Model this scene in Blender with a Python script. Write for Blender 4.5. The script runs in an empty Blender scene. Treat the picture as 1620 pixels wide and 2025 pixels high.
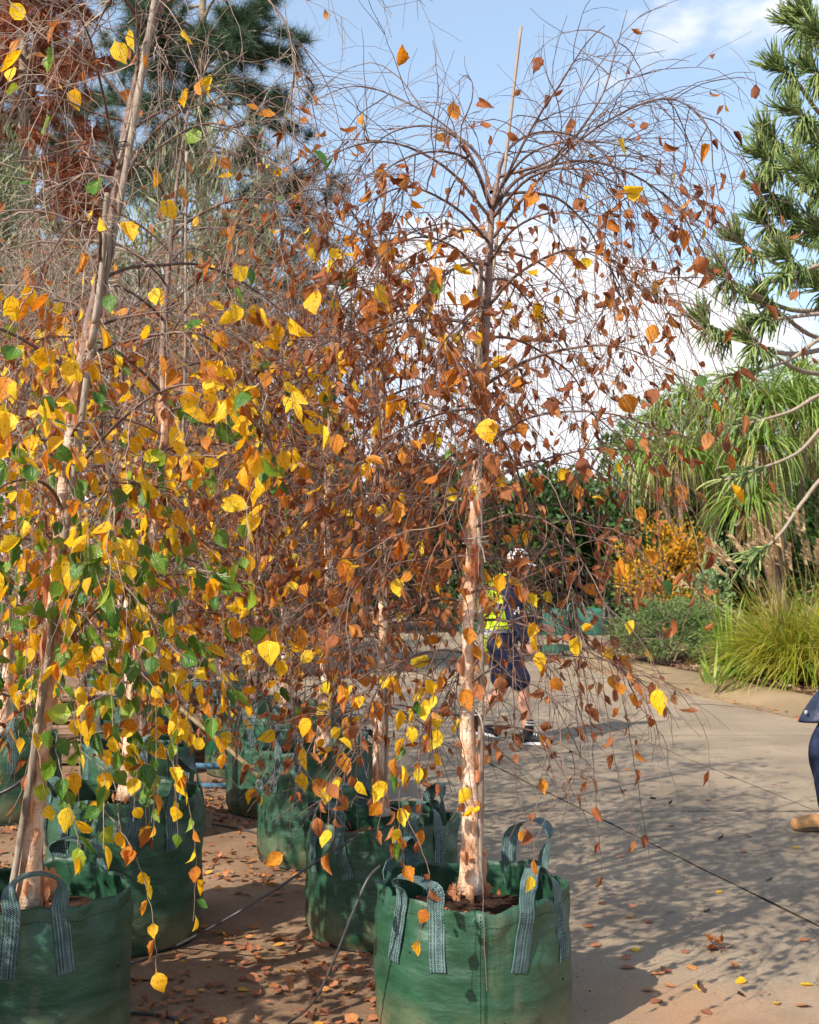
import bpy, math, random
import numpy as np
from mathutils import Vector, Matrix, noise as mnoise

SC = bpy.context.scene
COL = SC.collection
rad = math.radians

# ------------------------------------------------------------------ camera
F, CX, CY, HZ, CAMH = 2362.0, 810.0, 1012.5, 1120.0, 1.6
PITCH = math.atan((HZ - CY) / F)
cam = bpy.data.objects.new('camera', bpy.data.cameras.new('camera'))
COL.objects.link(cam)
cam.location = (0, 0, CAMH)
cam.rotation_euler = (math.pi / 2 + PITCH, 0, 0)
cam.data.sensor_fit = 'HORIZONTAL'
cam.data.sensor_width = 24.0
cam.data.lens = 24.0 * F / 1620.0
cam.data.clip_end = 3000
cam.data.dof.use_dof = True
cam.data.dof.focus_distance = 4.6
cam.data.dof.aperture_fstop = 7.1
SC.camera = cam

# ------------------------------------------------------------------ sky and sun
SUN_TO = Vector((0.70, 0.71, 0)).normalized()          # the way the light travels over the ground
ELEV = rad(40)
sun_from = Vector((-SUN_TO.x * math.cos(ELEV), -SUN_TO.y * math.cos(ELEV), math.sin(ELEV)))
sl = bpy.data.lights.new('sun', 'SUN')
sl.energy = 5.0
sl.angle = rad(0.53)
sl.color = (1.0, 0.91, 0.78)
sun = bpy.data.objects.new('sun', sl)
COL.objects.link(sun)
sun.rotation_euler = sun_from.to_track_quat('Z', 'Y').to_euler()
sun.location = (-10, -6, 12)

world = bpy.data.worlds.new('World')
SC.world = world
world.use_nodes = True
wt = world.node_tree
wt.nodes.clear()


def wn(t, **kw):
    n = wt.nodes.new(t)
    for k, v in kw.items():
        setattr(n, k, v)
    return n


SKY_STR = 0.115
sky = wn('ShaderNodeTexSky', sky_type='NISHITA', sun_disc=False)
sky.sun_elevation = ELEV
sky.sun_rotation = math.atan2(sun_from.x, sun_from.y)
sky.air_density = 1.0
sky.dust_density = 0.8
sky.ozone_density = 1.5
tc = wn('ShaderNodeTexCoord')
sep = wn('ShaderNodeSeparateXYZ')
wt.links.new(tc.outputs['Generated'], sep.inputs[0])
mp = wn('ShaderNodeMapping')
mp.inputs['Scale'].default_value = (1.0, 1.0, 2.1)
mp.inputs['Location'].default_value = (0.35, 0.0, 0.12)
wt.links.new(tc.outputs['Generated'], mp.inputs[0])
nz = wn('ShaderNodeTexNoise')
nz.inputs['Scale'].default_value = 3.4
nz.inputs['Detail'].default_value = 9
nz.inputs['Roughness'].default_value = 0.56
wt.links.new(mp.outputs[0], nz.inputs['Vector'])
elr = wn('ShaderNodeMapRange')                       # cloud cover thins out with height
elr.inputs['From Min'].default_value = 0.0
elr.inputs['From Max'].default_value = 0.5
elr.inputs['To Min'].default_value = 0.22
elr.inputs['To Max'].default_value = -0.12
wt.links.new(sep.outputs['Z'], elr.inputs['Value'])
ad = wn('ShaderNodeMath', operation='ADD')
wt.links.new(nz.outputs['Fac'], ad.inputs[0])
wt.links.new(elr.outputs[0], ad.inputs[1])
cr = wn('ShaderNodeMapRange', interpolation_type='SMOOTHSTEP')
cr.inputs['From Min'].default_value = 0.52
cr.inputs['From Max'].default_value = 0.64
wt.links.new(ad.outputs[0], cr.inputs['Value'])
nz2 = wn('ShaderNodeTexNoise')
nz2.inputs['Scale'].default_value = 6
nz2.inputs['Detail'].default_value = 6
wt.links.new(mp.outputs[0], nz2.inputs['Vector'])
ccol = wn('ShaderNodeMix', data_type='RGBA')
ccol.inputs['A'].default_value = (5.4, 5.6, 6.1, 1)
ccol.inputs['B'].default_value = (7.4, 7.4, 7.6, 1)
cc = wn('ShaderNodeMapRange')
cc.inputs['From Min'].default_value = 0.35
cc.inputs['From Max'].default_value = 0.6
wt.links.new(nz2.outputs['Fac'], cc.inputs['Value'])
wt.links.new(cc.outputs[0], ccol.inputs['Factor'])
hs = wn('ShaderNodeMix', data_type='RGBA', blend_type='ADD')   # thin high veil over the blue
hs.inputs['Factor'].default_value = 1.0
hs.inputs['B'].default_value = (1.35, 1.65, 1.85, 1)
wt.links.new(sky.outputs[0], hs.inputs['A'])
mixc = wn('ShaderNodeMix', data_type='RGBA')
wt.links.new(cr.outputs[0], mixc.inputs['Factor'])
wt.links.new(hs.outputs['Result'], mixc.inputs['A'])
wt.links.new(ccol.outputs['Result'], mixc.inputs['B'])
bg = wn('ShaderNodeBackground')
bg.inputs['Strength'].default_value = SKY_STR
wt.links.new(mixc.outputs['Result'], bg.inputs['Color'])
wo = wn('ShaderNodeOutputWorld')
wt.links.new(bg.outputs[0], wo.inputs[0])

SC.view_settings.view_transform = 'Standard'
SC.view_settings.look = 'None'
SC.view_settings.gamma = 1
SC.view_settings.use_curve_mapping = False
SC.view_settings.exposure = 0.62
SC.cycles.max_bounces = 6
SC.cycles.diffuse_bounces = 3
SC.cycles.glossy_bounces = 2
SC.cycles.use_adaptive_sampling = True
SC.cycles.adaptive_threshold = 0.03
SC.cycles.transparent_max_bounces = 8
SC.cycles.transmission_bounces = 3
SC.cycles.use_denoising = True

# ------------------------------------------------------------------ pixel of the photo -> point of the place
cp, sp_ = math.cos(PITCH), math.sin(PITCH)


def PX(x, y, d):
    u, v = (x - CX) / F, (CY - y) / F
    w = np.array((u, cp - v * sp_, sp_ + v * cp))
    w = w * (d / w[1])
    return w + np.array((0, 0, CAMH))


def GR(x, y, z=0.0):
    u, v = (x - CX) / F, (CY - y) / F
    w = np.array((u, cp - v * sp_, sp_ + v * cp))
    return w * ((z - CAMH) / w[2]) + np.array((0, 0, CAMH))


# ------------------------------------------------------------------ mesh helpers
def mesh(name, V, FS, mats=(), smooth=False, uv=None, midx=None):
    """V (n,3); FS list of int arrays (m,k); uv (n,2) per vertex"""
    V = np.asarray(V, np.float32)
    FS = [np.asarray(f, np.int32) for f in (FS if isinstance(FS, list) else [FS]) if len(f)]
    me = bpy.data.meshes.new(name)
    me.vertices.add(len(V))
    me.vertices.foreach_set('co', V.ravel())
    loops = np.concatenate([f.ravel() for f in FS])
    tot = np.concatenate([np.full(len(f), f.shape[1], np.int32) for f in FS])
    st = np.concatenate([[0], np.cumsum(tot)[:-1]]).astype(np.int32)
    me.loops.add(len(loops))
    me.loops.foreach_set('vertex_index', loops)
    me.polygons.add(len(tot))
    me.polygons.foreach_set('loop_start', st)
    if midx is not None:
        me.polygons.foreach_set('material_index', np.asarray(midx, np.int32))
    me.polygons.foreach_set('use_smooth', np.full(len(tot), bool(smooth)))
    me.update(calc_edges=True)
    if uv is not None:
        l = me.uv_layers.new(name='UVMap')
        l.data.foreach_set('uv', np.asarray(uv, np.float32)[loops].ravel())
    for m in (mats if isinstance(mats, (list, tuple)) else [mats]):
        me.materials.append(m)
    return me


def link(name, me, parent=None, loc=None, mat4=None):
    o = bpy.data.objects.new(name, me)
    COL.objects.link(o)
    if parent is not None:
        o.parent = parent
    if mat4 is not None:
        o.matrix_basis = mat4
    elif loc is not None:
        o.location = loc
    return o


def empty(name, loc=(0, 0, 0), rz=0.0):
    o = bpy.data.objects.new(name, None)
    o.empty_display_size = 0.2
    COL.objects.link(o)
    o.location = loc
    o.rotation_euler = (0, 0, rz)
    return o


def tag(o, label, cat, group=None):
    o['label'] = label
    o['category'] = cat
    if group:
        o['group'] = group
    return o


def kind(o, k):
    o['kind'] = k
    return o


def unit(a):
    a = np.asarray(a, float)
    return a / np.maximum(np.linalg.norm(a, axis=-1, keepdims=True), 1e-9)


def tube_batch(P, R, sides=3, cap=False):
    """P (N,S,3), R (N,S) -> V, F"""
    P = np.asarray(P, float)
    R = np.asarray(R, float)
    N, S, _ = P.shape
    T = unit(np.gradient(P, axis=1))
    ch = unit(P[:, -1] - P[:, 0])
    ref = np.where(np.abs(ch[:, 2:3]) < 0.8, np.array([[0, 0, 1.0]]), np.array([[1.0, 0.15, 0]]))
    n1 = unit(np.cross(T, ref[:, None, :]))
    n2 = np.cross(T, n1)
    a = np.arange(sides) * 2 * math.pi / sides
    V = P[:, :, None, :] + R[:, :, None, None] * (np.cos(a)[None, None, :, None] * n1[:, :, None, :] + np.sin(a)[None, None, :, None] * n2[:, :, None, :])
    base = (np.arange(N)[:, None, None] * S + np.arange(S - 1)[None, :, None]) * sides
    k = np.arange(sides)[None, None, :]
    k2 = (k + 1) % sides
    Fq = np.stack([base + k, base + k2, base + sides + k2, base + sides + k], -1).reshape(-1, 4)
    FS = [Fq]
    if cap:
        b0 = np.arange(N)[:, None] * S * sides
        FS.append(b0 + np.arange(sides)[None, ::-1])
        FS.append(b0 + (S - 1) * sides + np.arange(sides)[None, :])
    return V.reshape(-1, 3), FS


def tube(pts, r, sides=8, cap=True):
    pts = np.asarray(pts, float)
    r = np.full(len(pts), r) if np.isscalar(r) else np.asarray(r, float)
    return tube_batch(pts[None], r[None], sides, cap)


def smooth_path(pts, n):
    """Catmull-Rom through the points"""
    p = np.asarray(pts, float)
    q = np.vstack([2 * p[0] - p[1], p, 2 * p[-1] - p[-2]])
    out = []
    seg = len(p) - 1
    for t in np.linspace(0, seg, n):
        i = min(int(t), seg - 1)
        f = t - i
        a, b, c, d = q[i], q[i + 1], q[i + 2], q[i + 3]
        out.append(0.5 * (2 * b + (c - a) * f + (2 * a - 5 * b + 4 * c - d) * f * f + (3 * b - a - 3 * c + d) * f ** 3))
    return np.array(out)


def merge(parts):
    """parts: list of (V, FS[, uv])"""
    Vs, by, off, U = [], {}, 0, []
    for p in parts:
        V, FS = p[0], p[1]
        for f in (FS if isinstance(FS, list) else [FS]):
            f = np.asarray(f)
            if len(f):
                by.setdefault(f.shape[1], []).append(f + off)
        Vs.append(np.asarray(V))
        U.append(np.asarray(p[2]) if len(p) > 2 else np.zeros((len(V), 2)))
        off += len(V)
    return np.vstack(Vs), [np.vstack(v) for v in by.values()], np.vstack(U)


def box(c, s, rz=0.0, bevel=0.0):
    x, y, z = np.array(s) / 2.0
    V = np.array([[-x, -y, -z], [x, -y, -z], [x, y, -z], [-x, y, -z], [-x, -y, z], [x, -y, z], [x, y, z], [-x, y, z]])
    if rz:
        cz, sz = math.cos(rz), math.sin(rz)
        V = V @ np.array([[cz, sz, 0], [-sz, cz, 0], [0, 0, 1]])
    Fq = np.array([[0, 3, 2, 1], [4, 5, 6, 7], [0, 1, 5, 4], [1, 2, 6, 5], [2, 3, 7, 6], [3, 0, 4, 7]])
    return V + np.array(c), [Fq]


def bevel_mod(o, w=0.01, seg=2):
    m = o.modifiers.new('bevel', 'BEVEL')
    m.width = w
    m.segments = seg
    return o


def bake(shapes, idx, loc, ax, nr, size):
    """lay leaf shapes (list of (V,FS,uv)) at loc with length axis ax and normal nr -> V, FS, uv"""
    ax = unit(ax)
    y = unit(np.cross(nr, ax))
    z = np.cross(ax, y)
    M = np.stack([ax, y, z], 1)                  # rows are axes
    parts = []
    size = np.broadcast_to(size, (len(loc),))
    for s, sh in enumerate(shapes):
        m = np.where(idx == s)[0]
        if not len(m):
            continue
        v = sh[0]
        W = np.einsum('vk,nkj->nvj', v, M[m]) * size[m][:, None, None] + loc[m][:, None, :]
        off = (np.arange(len(m)) * len(v))[:, None, None]
        FS = [(f[None] + off).reshape(-1, f.shape[1]) for f in sh[1]]
        parts.append((W.reshape(-1, 3), FS, np.tile(sh[2], (len(m), 1))))
    return merge(parts)


# ------------------------------------------------------------------ materials
def lin(r, g, b):
    f = lambda c: (c / 255 / 12.92) if c <= 10 else ((c / 255 + 0.055) / 1.055) ** 2.4
    return (f(r), f(g), f(b), 1.0)


class NT:
    def __init__(self, name):
        self.m = bpy.data.materials.new(name)
        self.m.use_nodes = True
        self.t = self.m.node_tree
        self.t.nodes.clear()
        self.out = self.t.nodes.new('ShaderNodeOutputMaterial')

    def n(self, t, inp=None, **kw):
        nd = self.t.nodes.new(t)
        for k, v in kw.items():
            setattr(nd, k, v)
        for k, v in (inp or {}).items():
            s = nd.inputs[k]
            if hasattr(v, 'is_output') or isinstance(v, bpy.types.NodeSocket):
                self.t.links.new(v, s)
            else:
                s.default_value = v
        return nd

    def noise(self, vec, scale, detail=4, rough=0.5, out='Fac'):
        d = {'Scale': scale, 'Detail': detail, 'Roughness': rough}
        if vec is not None:
            d['Vector'] = vec
        return self.n('ShaderNodeTexNoise', d).outputs[out]

    def ramp(self, fac, stops, interp='LINEAR'):
        r = self.n('ShaderNodeValToRGB', {'Fac': fac})
        r.color_ramp.interpolation = interp
        e = r.color_ramp.elements
        while len(e) < len(stops):
            e.new(0.5)
        for el, (p, c) in zip(e, stops):
            el.position = p
            el.color = c if len(c) == 4 else (*c, 1)
        return r.outputs['Color']

    def mix(self, fac, a, b, blend='MIX'):
        return self.n('ShaderNodeMix', {'Factor': fac, 'A': a, 'B': b}, data_type='RGBA', blend_type=blend).outputs['Result']

    def math(self, op, a, b=0.0, clamp=False):
        return self.n('ShaderNodeMath', {0: a, 1: b}, operation=op, use_clamp=clamp).outputs[0]

    def map(self, v, a, b, c=0.0, d=1.0):
        return self.n('ShaderNodeMapRange', {'Value': v, 'From Min': a, 'From Max': b, 'To Min': c, 'To Max': d}).outputs[0]

    def scalev(self, vec, s):
        return self.n('ShaderNodeMapping', {'Vector': vec, 'Scale': s}).outputs[0]

    def bump(self, h, strength=0.4, dist=0.01, normal=None):
        d = {'Height': h, 'Strength': strength, 'Distance': dist}
        if normal is not None:
            d['Normal'] = normal
        return self.n('ShaderNodeBump', d).outputs[0]

    def pbsdf(self, col, rough=0.6, spec=0.4, normal=None, metal=0.0):
        d = {'Base Color': col, 'Roughness': rough, 'Specular IOR Level': spec, 'Metallic': metal}
        if normal is not None:
            d['Normal'] = normal
        return self.n('ShaderNodeBsdfPrincipled', d)

    def done(self, sh):
        self.t.links.new(sh if isinstance(sh, bpy.types.NodeSocket) else sh.outputs[0], self.out.inputs[0])
        return self.m

    def tex(self, k='Object'):
        return self.n('ShaderNodeTexCoord').outputs[k]


def plain(name, col, rough=0.6, spec=0.4, var=0.15, scale=30, bump=0.0, metal=0.0):
    b = NT(name)
    c = b.tex()
    f = b.noise(c, scale, 5, 0.6)
    lo = tuple(v * (1 - var) for v in col[:3]) + (1,)
    hi = tuple(min(1, v * (1 + var)) for v in col[:3]) + (1,)
    nrm = b.bump(f, bump, 0.01) if bump else None
    return b.done(b.pbsdf(b.ramp(f, [(0.3, lo), (0.7, hi)]), rough, spec, nrm, metal))


def leafmat(name, stops, spot=None, transl=0.4, rough=0.5, vein=0.22, spotamt=0.5, spec=0.35):
    """stops: colour ramp over a per-leaf random; spot: blotch colour on a noise"""
    b = NT(name)
    uv = b.tex('UV')
    oi = b.n('ShaderNodeObjectInfo').outputs['Random']
    gi = b.n('ShaderNodeNewGeometry').outputs['Random Per Island']
    r = b.math('FRACT', b.math('ADD', oi, gi))
    col = b.ramp(r, stops)
    offs = b.n('ShaderNodeCombineXYZ', {'X': b.math('MULTIPLY', r, 57.0), 'Y': b.math('MULTIPLY', r, 31.0), 'Z': 0.0}).outputs[0]
    vec = b.n('ShaderNodeVectorMath', {0: uv, 1: offs}, operation='ADD').outputs[0]
    big = b.noise(vec, 2.2, 3, 0.6)
    col = b.mix(b.map(big, 0.3, 0.75, 0.0, 0.45), col, b.ramp(b.math('FRACT', b.math('ADD', r, 0.31)), stops))
    if spot is not None:
        sp = b.noise(vec, 6.0, 5, 0.65)
        amt = b.math('MULTIPLY', b.map(sp, 0.56, 0.66, 0, 1), spotamt)
        col = b.mix(amt, col, spot)
    sx = b.n('ShaderNodeSeparateXYZ', {0: uv})
    ay = b.math('ABSOLUTE', sx.outputs['Y'])
    vv = b.math('SINE', b.math('MULTIPLY', b.math('SUBTRACT', sx.outputs['X'], b.math('MULTIPLY', ay, 0.8)), 52.0))
    rib = b.map(ay, 0.0, 0.03, 1.0, 0.0)
    h = b.math('ADD', b.math('MULTIPLY', vv, 0.14), rib)
    col = b.mix(b.math('MULTIPLY', b.map(vv, 0.5, 1.0, 0, 1), vein * 0.5), col, (0.02, 0.012, 0.006, 1), 'MIX')
    nrm = b.bump(b.math('ADD', h, b.math('MULTIPLY', big, 3.5)), 0.45, 0.005)
    p = b.pbsdf(col, rough, spec, nrm)
    tcol = b.n('ShaderNodeMix', {'Factor': 1.0, 'A': col, 'B': (1.25, 1.05, 0.7, 1)}, data_type='RGBA', blend_type='MULTIPLY').outputs['Result']
    tr = b.n('ShaderNodeBsdfTranslucent', {'Color': tcol, 'Normal': nrm})
    return b.done(b.n('ShaderNodeMixShader', {0: transl, 1: p.outputs[0], 2: tr.outputs[0]}))


M = {}
M['leaf_yellow'] = leafmat('leaf_yellow', [(0, lin(232, 170, 22)), (0.35, lin(246, 196, 30)), (0.7, lin(252, 216, 56)), (0.9, lin(220, 204, 46)), (1, lin(238, 172, 30))],
                           spot=lin(120, 52, 14), transl=0.48, spotamt=0.75)
M['leaf_orange'] = leafmat('leaf_orange', [(0, lin(196, 118, 36)), (0.5, lin(222, 154, 44)), (1, lin(172, 92, 34))], spot=lin(104, 48, 22), transl=0.46, spotamt=0.8)
M['leaf_green'] = leafmat('leaf_green', [(0, lin(58, 104, 42)), (0.5, lin(84, 130, 46)), (0.8, lin(124, 158, 46)), (1, lin(176, 188, 48))],
                          spot=lin(204, 190, 50), transl=0.42, spotamt=0.3, rough=0.4, spec=0.5)
M['leaf_brown'] = leafmat('leaf_brown', [(0, lin(106, 60, 38)), (0.25, lin(150, 88, 54)), (0.5, lin(178, 112, 64)), (0.7, lin(126, 70, 44)), (0.85, lin(186, 122, 66)), (1, lin(200, 146, 94))],
                          spot=lin(70, 36, 26), transl=0.4, rough=0.65, spotamt=0.6)
M['litter'] = leafmat('litter', [(0, lin(120, 74, 54)), (0.3, lin(156, 98, 66)), (0.55, lin(176, 116, 80)), (0.8, lin(142, 82, 54)), (0.95, lin(198, 140, 70)), (1, lin(214, 160, 50))],
                      spot=lin(90, 56, 42), transl=0.05, rough=0.7, spotamt=0.6)


def twigmat(name, a, b_, rough=0.6):
    b = NT(name)
    gi = b.n('ShaderNodeNewGeometry').outputs['Random Per Island']
    c = b.tex()
    f = b.math('ADD', b.math('MULTIPLY', gi, 0.7), b.math('MULTIPLY', b.noise(c, 25, 3), 0.3))
    return b.done(b.pbsdf(b.ramp(f, [(0.15, a), (0.85, b_)]), rough, 0.4))


M['twig'] = twigmat('twig', lin(70, 53, 48), lin(132, 106, 94))
M['grey_twig'] = twigmat('grey_twig', lin(96, 80, 70), lin(172, 152, 134))


def barkmat():
    b = NT('birch_bark')
    c = b.tex()
    sz = b.n('ShaderNodeSeparateXYZ', {0: c}).outputs['Z']
    vec = b.scalev(c, (9, 9, 5.5))
    f1 = b.noise(vec, 1.6, 6, 0.62)
    patch = b.ramp(f1, [(0.26, lin(126, 82, 58)), (0.38, lin(180, 136, 106)), (0.5, lin(214, 176, 146)), (0.62, lin(238, 218, 196)), (0.74, lin(200, 160, 130)), (0.82, lin(146, 98, 72))])
    young = b.ramp(b.noise(vec, 3, 5, 0.6), [(0.3, lin(88, 70, 62)), (0.55, lin(134, 110, 98)), (0.75, lin(178, 156, 140))])
    col = b.mix(b.map(sz, 1.1, 2.1, 0, 1), patch, young)
    lent = b.noise(b.scalev(c, (18, 18, 130)), 1.0, 2, 0.5)
    col = b.mix(b.map(lent, 0.66, 0.72, 0, 0.5), col, lin(104, 70, 54))
    kn = b.n('ShaderNodeTexVoronoi', {'Vector': b.scalev(c, (14, 14, 5)), 'Scale': 1.0}).outputs['Distance']
    col = b.mix(b.map(kn, 0.10, 0.22, 0.75, 0), col, lin(58, 42, 36))
    fl = b.noise(b.scalev(c, (26, 26, 9)), 1.0, 5, 0.7)
    col = b.mix(b.map(fl, 0.60, 0.70, 0, 0.6), col, lin(118, 64, 42))
    h = b.math('ADD', b.math('MULTIPLY', f1, 1.2), b.math('ADD', b.math('MULTIPLY', fl, 1.0), b.math('MULTIPLY', lent, 0.15)))
    return b.done(b.pbsdf(col, 0.62, 0.3, b.bump(h, 0.9, 0.016)))


M['bark'] = barkmat()
M['curl'] = leafmat('bark_curl', [(0, lin(186, 108, 64)), (0.4, lin(216, 150, 104)), (0.7, lin(236, 196, 160)), (1, lin(160, 84, 48))], transl=0.4, rough=0.6, vein=0.0)
M['branch'] = (lambda b: b.done(b.pbsdf(b.ramp(b.noise(b.scalev(b.tex(), (20, 20, 20)), 2, 5, 0.6), [(0.3, lin(72, 54, 48)), (0.55, lin(104, 80, 70)), (0.75, lin(142, 116, 102))]), 0.55, 0.4,
                                        b.bump(b.noise(b.tex(), 90, 3), 0.3, 0.003))))(NT('branch_bark'))


def bagmat():
    b = NT('bag_fabric')
    c = b.tex()
    sz = b.n('ShaderNodeSeparateXYZ', {0: c}).outputs['Z']
    col = b.ramp(b.noise(c, 7, 5, 0.6), [(0.3, lin(24, 59, 41)), (0.6, lin(31, 73, 51)), (0.8, lin(42, 87, 63))])
    wr = b.noise(b.scalev(c, (3.2, 3.2, 10)), 2.0, 4, 0.5)
    wr2 = b.noise(b.scalev(c, (5, 5, 9)), 1.6, 6, 0.62)
    uv = b.tex('UV')
    s = b.n('ShaderNodeSeparateXYZ', {0: uv})
    wv = b.math('MULTIPLY', b.math('SINE', b.math('MULTIPLY', s.outputs['X'], 1500)), b.math('SINE', b.math('MULTIPLY', s.outputs['Y'], 1500)))
    col = b.mix(b.map(wr, 0.4, 0.75, 0.0, 0.14), col, lin(104, 140, 120))
    dn = b.noise(b.scalev(c, (1, 1, 0.6)), 6, 6, 0.65)
    dirt = b.math('MULTIPLY', b.map(sz, 0.0, 0.2, 1.0, 0.0), b.map(dn, 0.36, 0.62, 0, 0.85))
    dirt2 = b.math('MULTIPLY', b.map(b.noise(b.scalev(c, (6, 6, 1.3)), 1.3, 6, 0.7), 0.58, 0.72, 0, 1), 0.22)
    col = b.mix(b.math('MAXIMUM', dirt, dirt2), col, lin(140, 124, 96))
    h = b.math('ADD', b.math('MULTIPLY', wr, 1.0), b.math('ADD', b.math('MULTIPLY', wr2, 1.1), b.math('MULTIPLY', wv, 0.02)))
    return b.done(b.pbsdf(col, b.map(dn, 0.3, 0.7, 0.34, 0.5), 0.5, b.bump(h, 0.42, 0.02)))


M['bag'] = bagmat()


def strapmat():
    b = NT('webbing')
    uv = b.tex('UV')
    s = b.n('ShaderNodeSeparateXYZ', {0: uv})
    u, v = s.outputs['X'], s.outputs['Y']          # u along (m), v across (m)
    zig = b.math('ABSOLUTE', b.math('SUBTRACT', b.math('FRACT', b.math('MULTIPLY', v, 55.0)), 0.5))
    ph = b.math('SINE', b.math('MULTIPLY', b.math('ADD', u, b.math('MULTIPLY', zig, 0.016)), 900.0))
    rows = b.math('SINE', b.math('MULTIPLY', v, 640.0))
    f = b.math('ADD', b.math('MULTIPLY', ph, 0.25), b.math('ADD', 0.5, b.math('MULTIPLY', rows, 0.12)))
    f = b.math('ADD', f, b.math('MULTIPLY', b.math('SUBTRACT', b.noise(uv, 30, 4, 0.6), 0.5), 0.7))
    col = b.ramp(f, [(0.2, lin(28, 46, 46)), (0.55, lin(68, 94, 94)), (0.85, lin(122, 148, 148))])
    return b.done(b.pbsdf(col, 0.6, 0.3, b.bump(f, 0.6, 0.003)))


M['strap'] = strapmat()
M['thread'] = plain('thread', lin(18, 34, 28), 0.7)
M['soil'] = plain('potting_soil', lin(58, 42, 34), 0.95, 0.1, 0.5, 60, 0.8)
M['black_plastic'] = plain('black_plastic', lin(34, 34, 36), 0.4, 0.45, 0.2)
M['hose'] = plain('hose_plastic', lin(66, 66, 68), 0.42, 0.45, 0.25, 40)
M['stake'] = (lambda b: b.done(b.pbsdf(b.ramp(b.noise(b.scalev(b.tex(), (60, 60, 3)), 1.2, 6, 0.65), [(0.3, lin(92, 80, 70)), (0.5, lin(142, 128, 114)), (0.75, lin(178, 166, 152))]), 0.75, 0.25,
                                       b.bump(b.noise(b.scalev(b.tex(), (80, 80, 4)), 1.5, 5, 0.7), 0.5, 0.004))))(NT('weathered_stake'))
M['tie'] = plain('white_tie', lin(168, 160, 144), 0.6, 0.3, 0.12)
M['tan_pole'] = plain('tan_pole', lin(122, 108, 76), 0.6, 0.3, 0.25, 14, 0.3)
M['timber'] = (lambda b: b.done(b.pbsdf(b.ramp(b.noise(b.scalev(b.tex(), (2, 26, 30)), 1.0, 7, 0.68), [(0.28, lin(66, 50, 40)), (0.5, lin(130, 104, 84)), (0.72, lin(180, 158, 138))]), 0.85, 0.2,
                                        b.bump(b.noise(b.scalev(b.tex(), (2, 30, 34)), 1.0, 7, 0.7), 0.8, 0.02))))(NT('old_timber'))
M['blue_pipe'] = plain('blue_paint', lin(86, 122, 146), 0.5, 0.4, 0.2, 20)

# ------------------------------------------------------------------ ground, road, kerb, garden bed
A_ = lambda y: 0.74 + (9.2 - y) * 0.268            # open joint between the road strips
E_ = lambda y: A_(y) - 1.62                        # edge of the concrete against the dirt
B_ = lambda y: 2.25 + (10 - y) * 0.16 + (0.0 if y > 7 else 0.0)
C_ = lambda y: 4.05 + (11.8 - y) * 0.209           # gutter line


def dirtmat():
    b = NT('dirt')
    g = b.n('ShaderNodeNewGeometry').outputs['Position']
    f = b.noise(g, 1.3, 8, 0.65)
    f2 = b.noise(g, 38, 5, 0.7)
    f3 = b.noise(g, 170, 3, 0.6)
    col = b.ramp(f, [(0.3, lin(108, 84, 64)), (0.5, lin(144, 116, 92)), (0.7, lin(174, 146, 118))])
    col = b.mix(b.map(f2, 0.3, 0.7, 0.0, 0.5), col, lin(98, 78, 62))
    col = b.mix(b.map(f3, 0.62, 0.75, 0, 0.6), col, lin(196, 178, 156))
    h = b.math('ADD', b.math('MULTIPLY', f2, 0.7), b.math('MULTIPLY', f3, 0.5))
    return b.done(b.pbsdf(col, 0.95, 0.15, b.bump(h, 0.8, 0.012)))


def concmat(name, tint=(1, 1, 1), stain=True):
    b = NT(name)
    g = b.n('ShaderNodeNewGeometry').outputs['Position']
    f = b.noise(g, 0.9, 7, 0.62)
    f2 = b.noise(g, 60, 4, 0.7)
    f3 = b.noise(g, 260, 2, 0.6)
    tn = lambda c: tuple(v * t for v, t in zip(c[:3], tint)) + (1,)
    col = b.ramp(f, [(0.28, tn(lin(126, 110, 91))), (0.5, tn(lin(154, 136, 114))), (0.72, tn(lin(178, 158, 133)))])
    col = b.mix(b.map(f2, 0.35, 0.65, 0.0, 0.55), col, tn(lin(118, 106, 92)))
    col = b.mix(b.map(f3, 0.6, 0.72, 0, 0.5), col, tn(lin(206, 194, 176)))
    col = b.mix(b.map(f3, 0.4, 0.30, 0, 0.45), col, tn(lin(92, 84, 76)))
    if stain:
        s = b.n('ShaderNodeSeparateXYZ', {0: g})
        near = b.map(b.math('ADD', s.outputs['Y'], b.math('MULTIPLY', b.noise(g, 1.7, 5, 0.65), 2.0)), 4.7, 5.7, 1.0, 0.0)
        col = b.mix(b.math('MULTIPLY', near, 0.6), col, lin(186, 134, 92))
        mud = b.noise(b.scalev(g, (1.0, 0.7, 1)), 1.1, 7, 0.7)
        col = b.mix(b.map(mud, 0.55, 0.68, 0, 0.5), col, lin(110, 96, 84))
        wv = b.n('ShaderNodeVectorMath', {0: g, 1: b.n('ShaderNodeVectorMath', {0: b.noise(g, 2.0, 5, 0.6, 'Color'), 1: (0.5, 0.5, 0.5)}, operation='MULTIPLY').outputs[0]}, operation='ADD').outputs[0]
        vo = b.n('ShaderNodeTexVoronoi', {'Vector': wv, 'Scale': 0.42}, feature='DISTANCE_TO_EDGE').outputs['Distance']
        crk = b.math('MULTIPLY', b.map(vo, 0.0, 0.0035, 1, 0), b.map(b.noise(g, 0.8, 3), 0.48, 0.56, 0, 0.75))
        col = b.mix(crk, col, lin(62, 52, 44))
        spots = b.noise(g, 9, 3, 0.5)
        col = b.mix(b.map(spots, 0.68, 0.74, 0, 0.45), col, lin(84, 72, 62))
    h = b.math('ADD', b.math('MULTIPLY', f2, 0.5), b.math('MULTIPLY', f3, 0.5))
    return b.done(b.pbsdf(col, b.map(f, 0.3, 0.7, 0.62, 0.9), 0.25, b.bump(h, 0.9, 0.008)))


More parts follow.
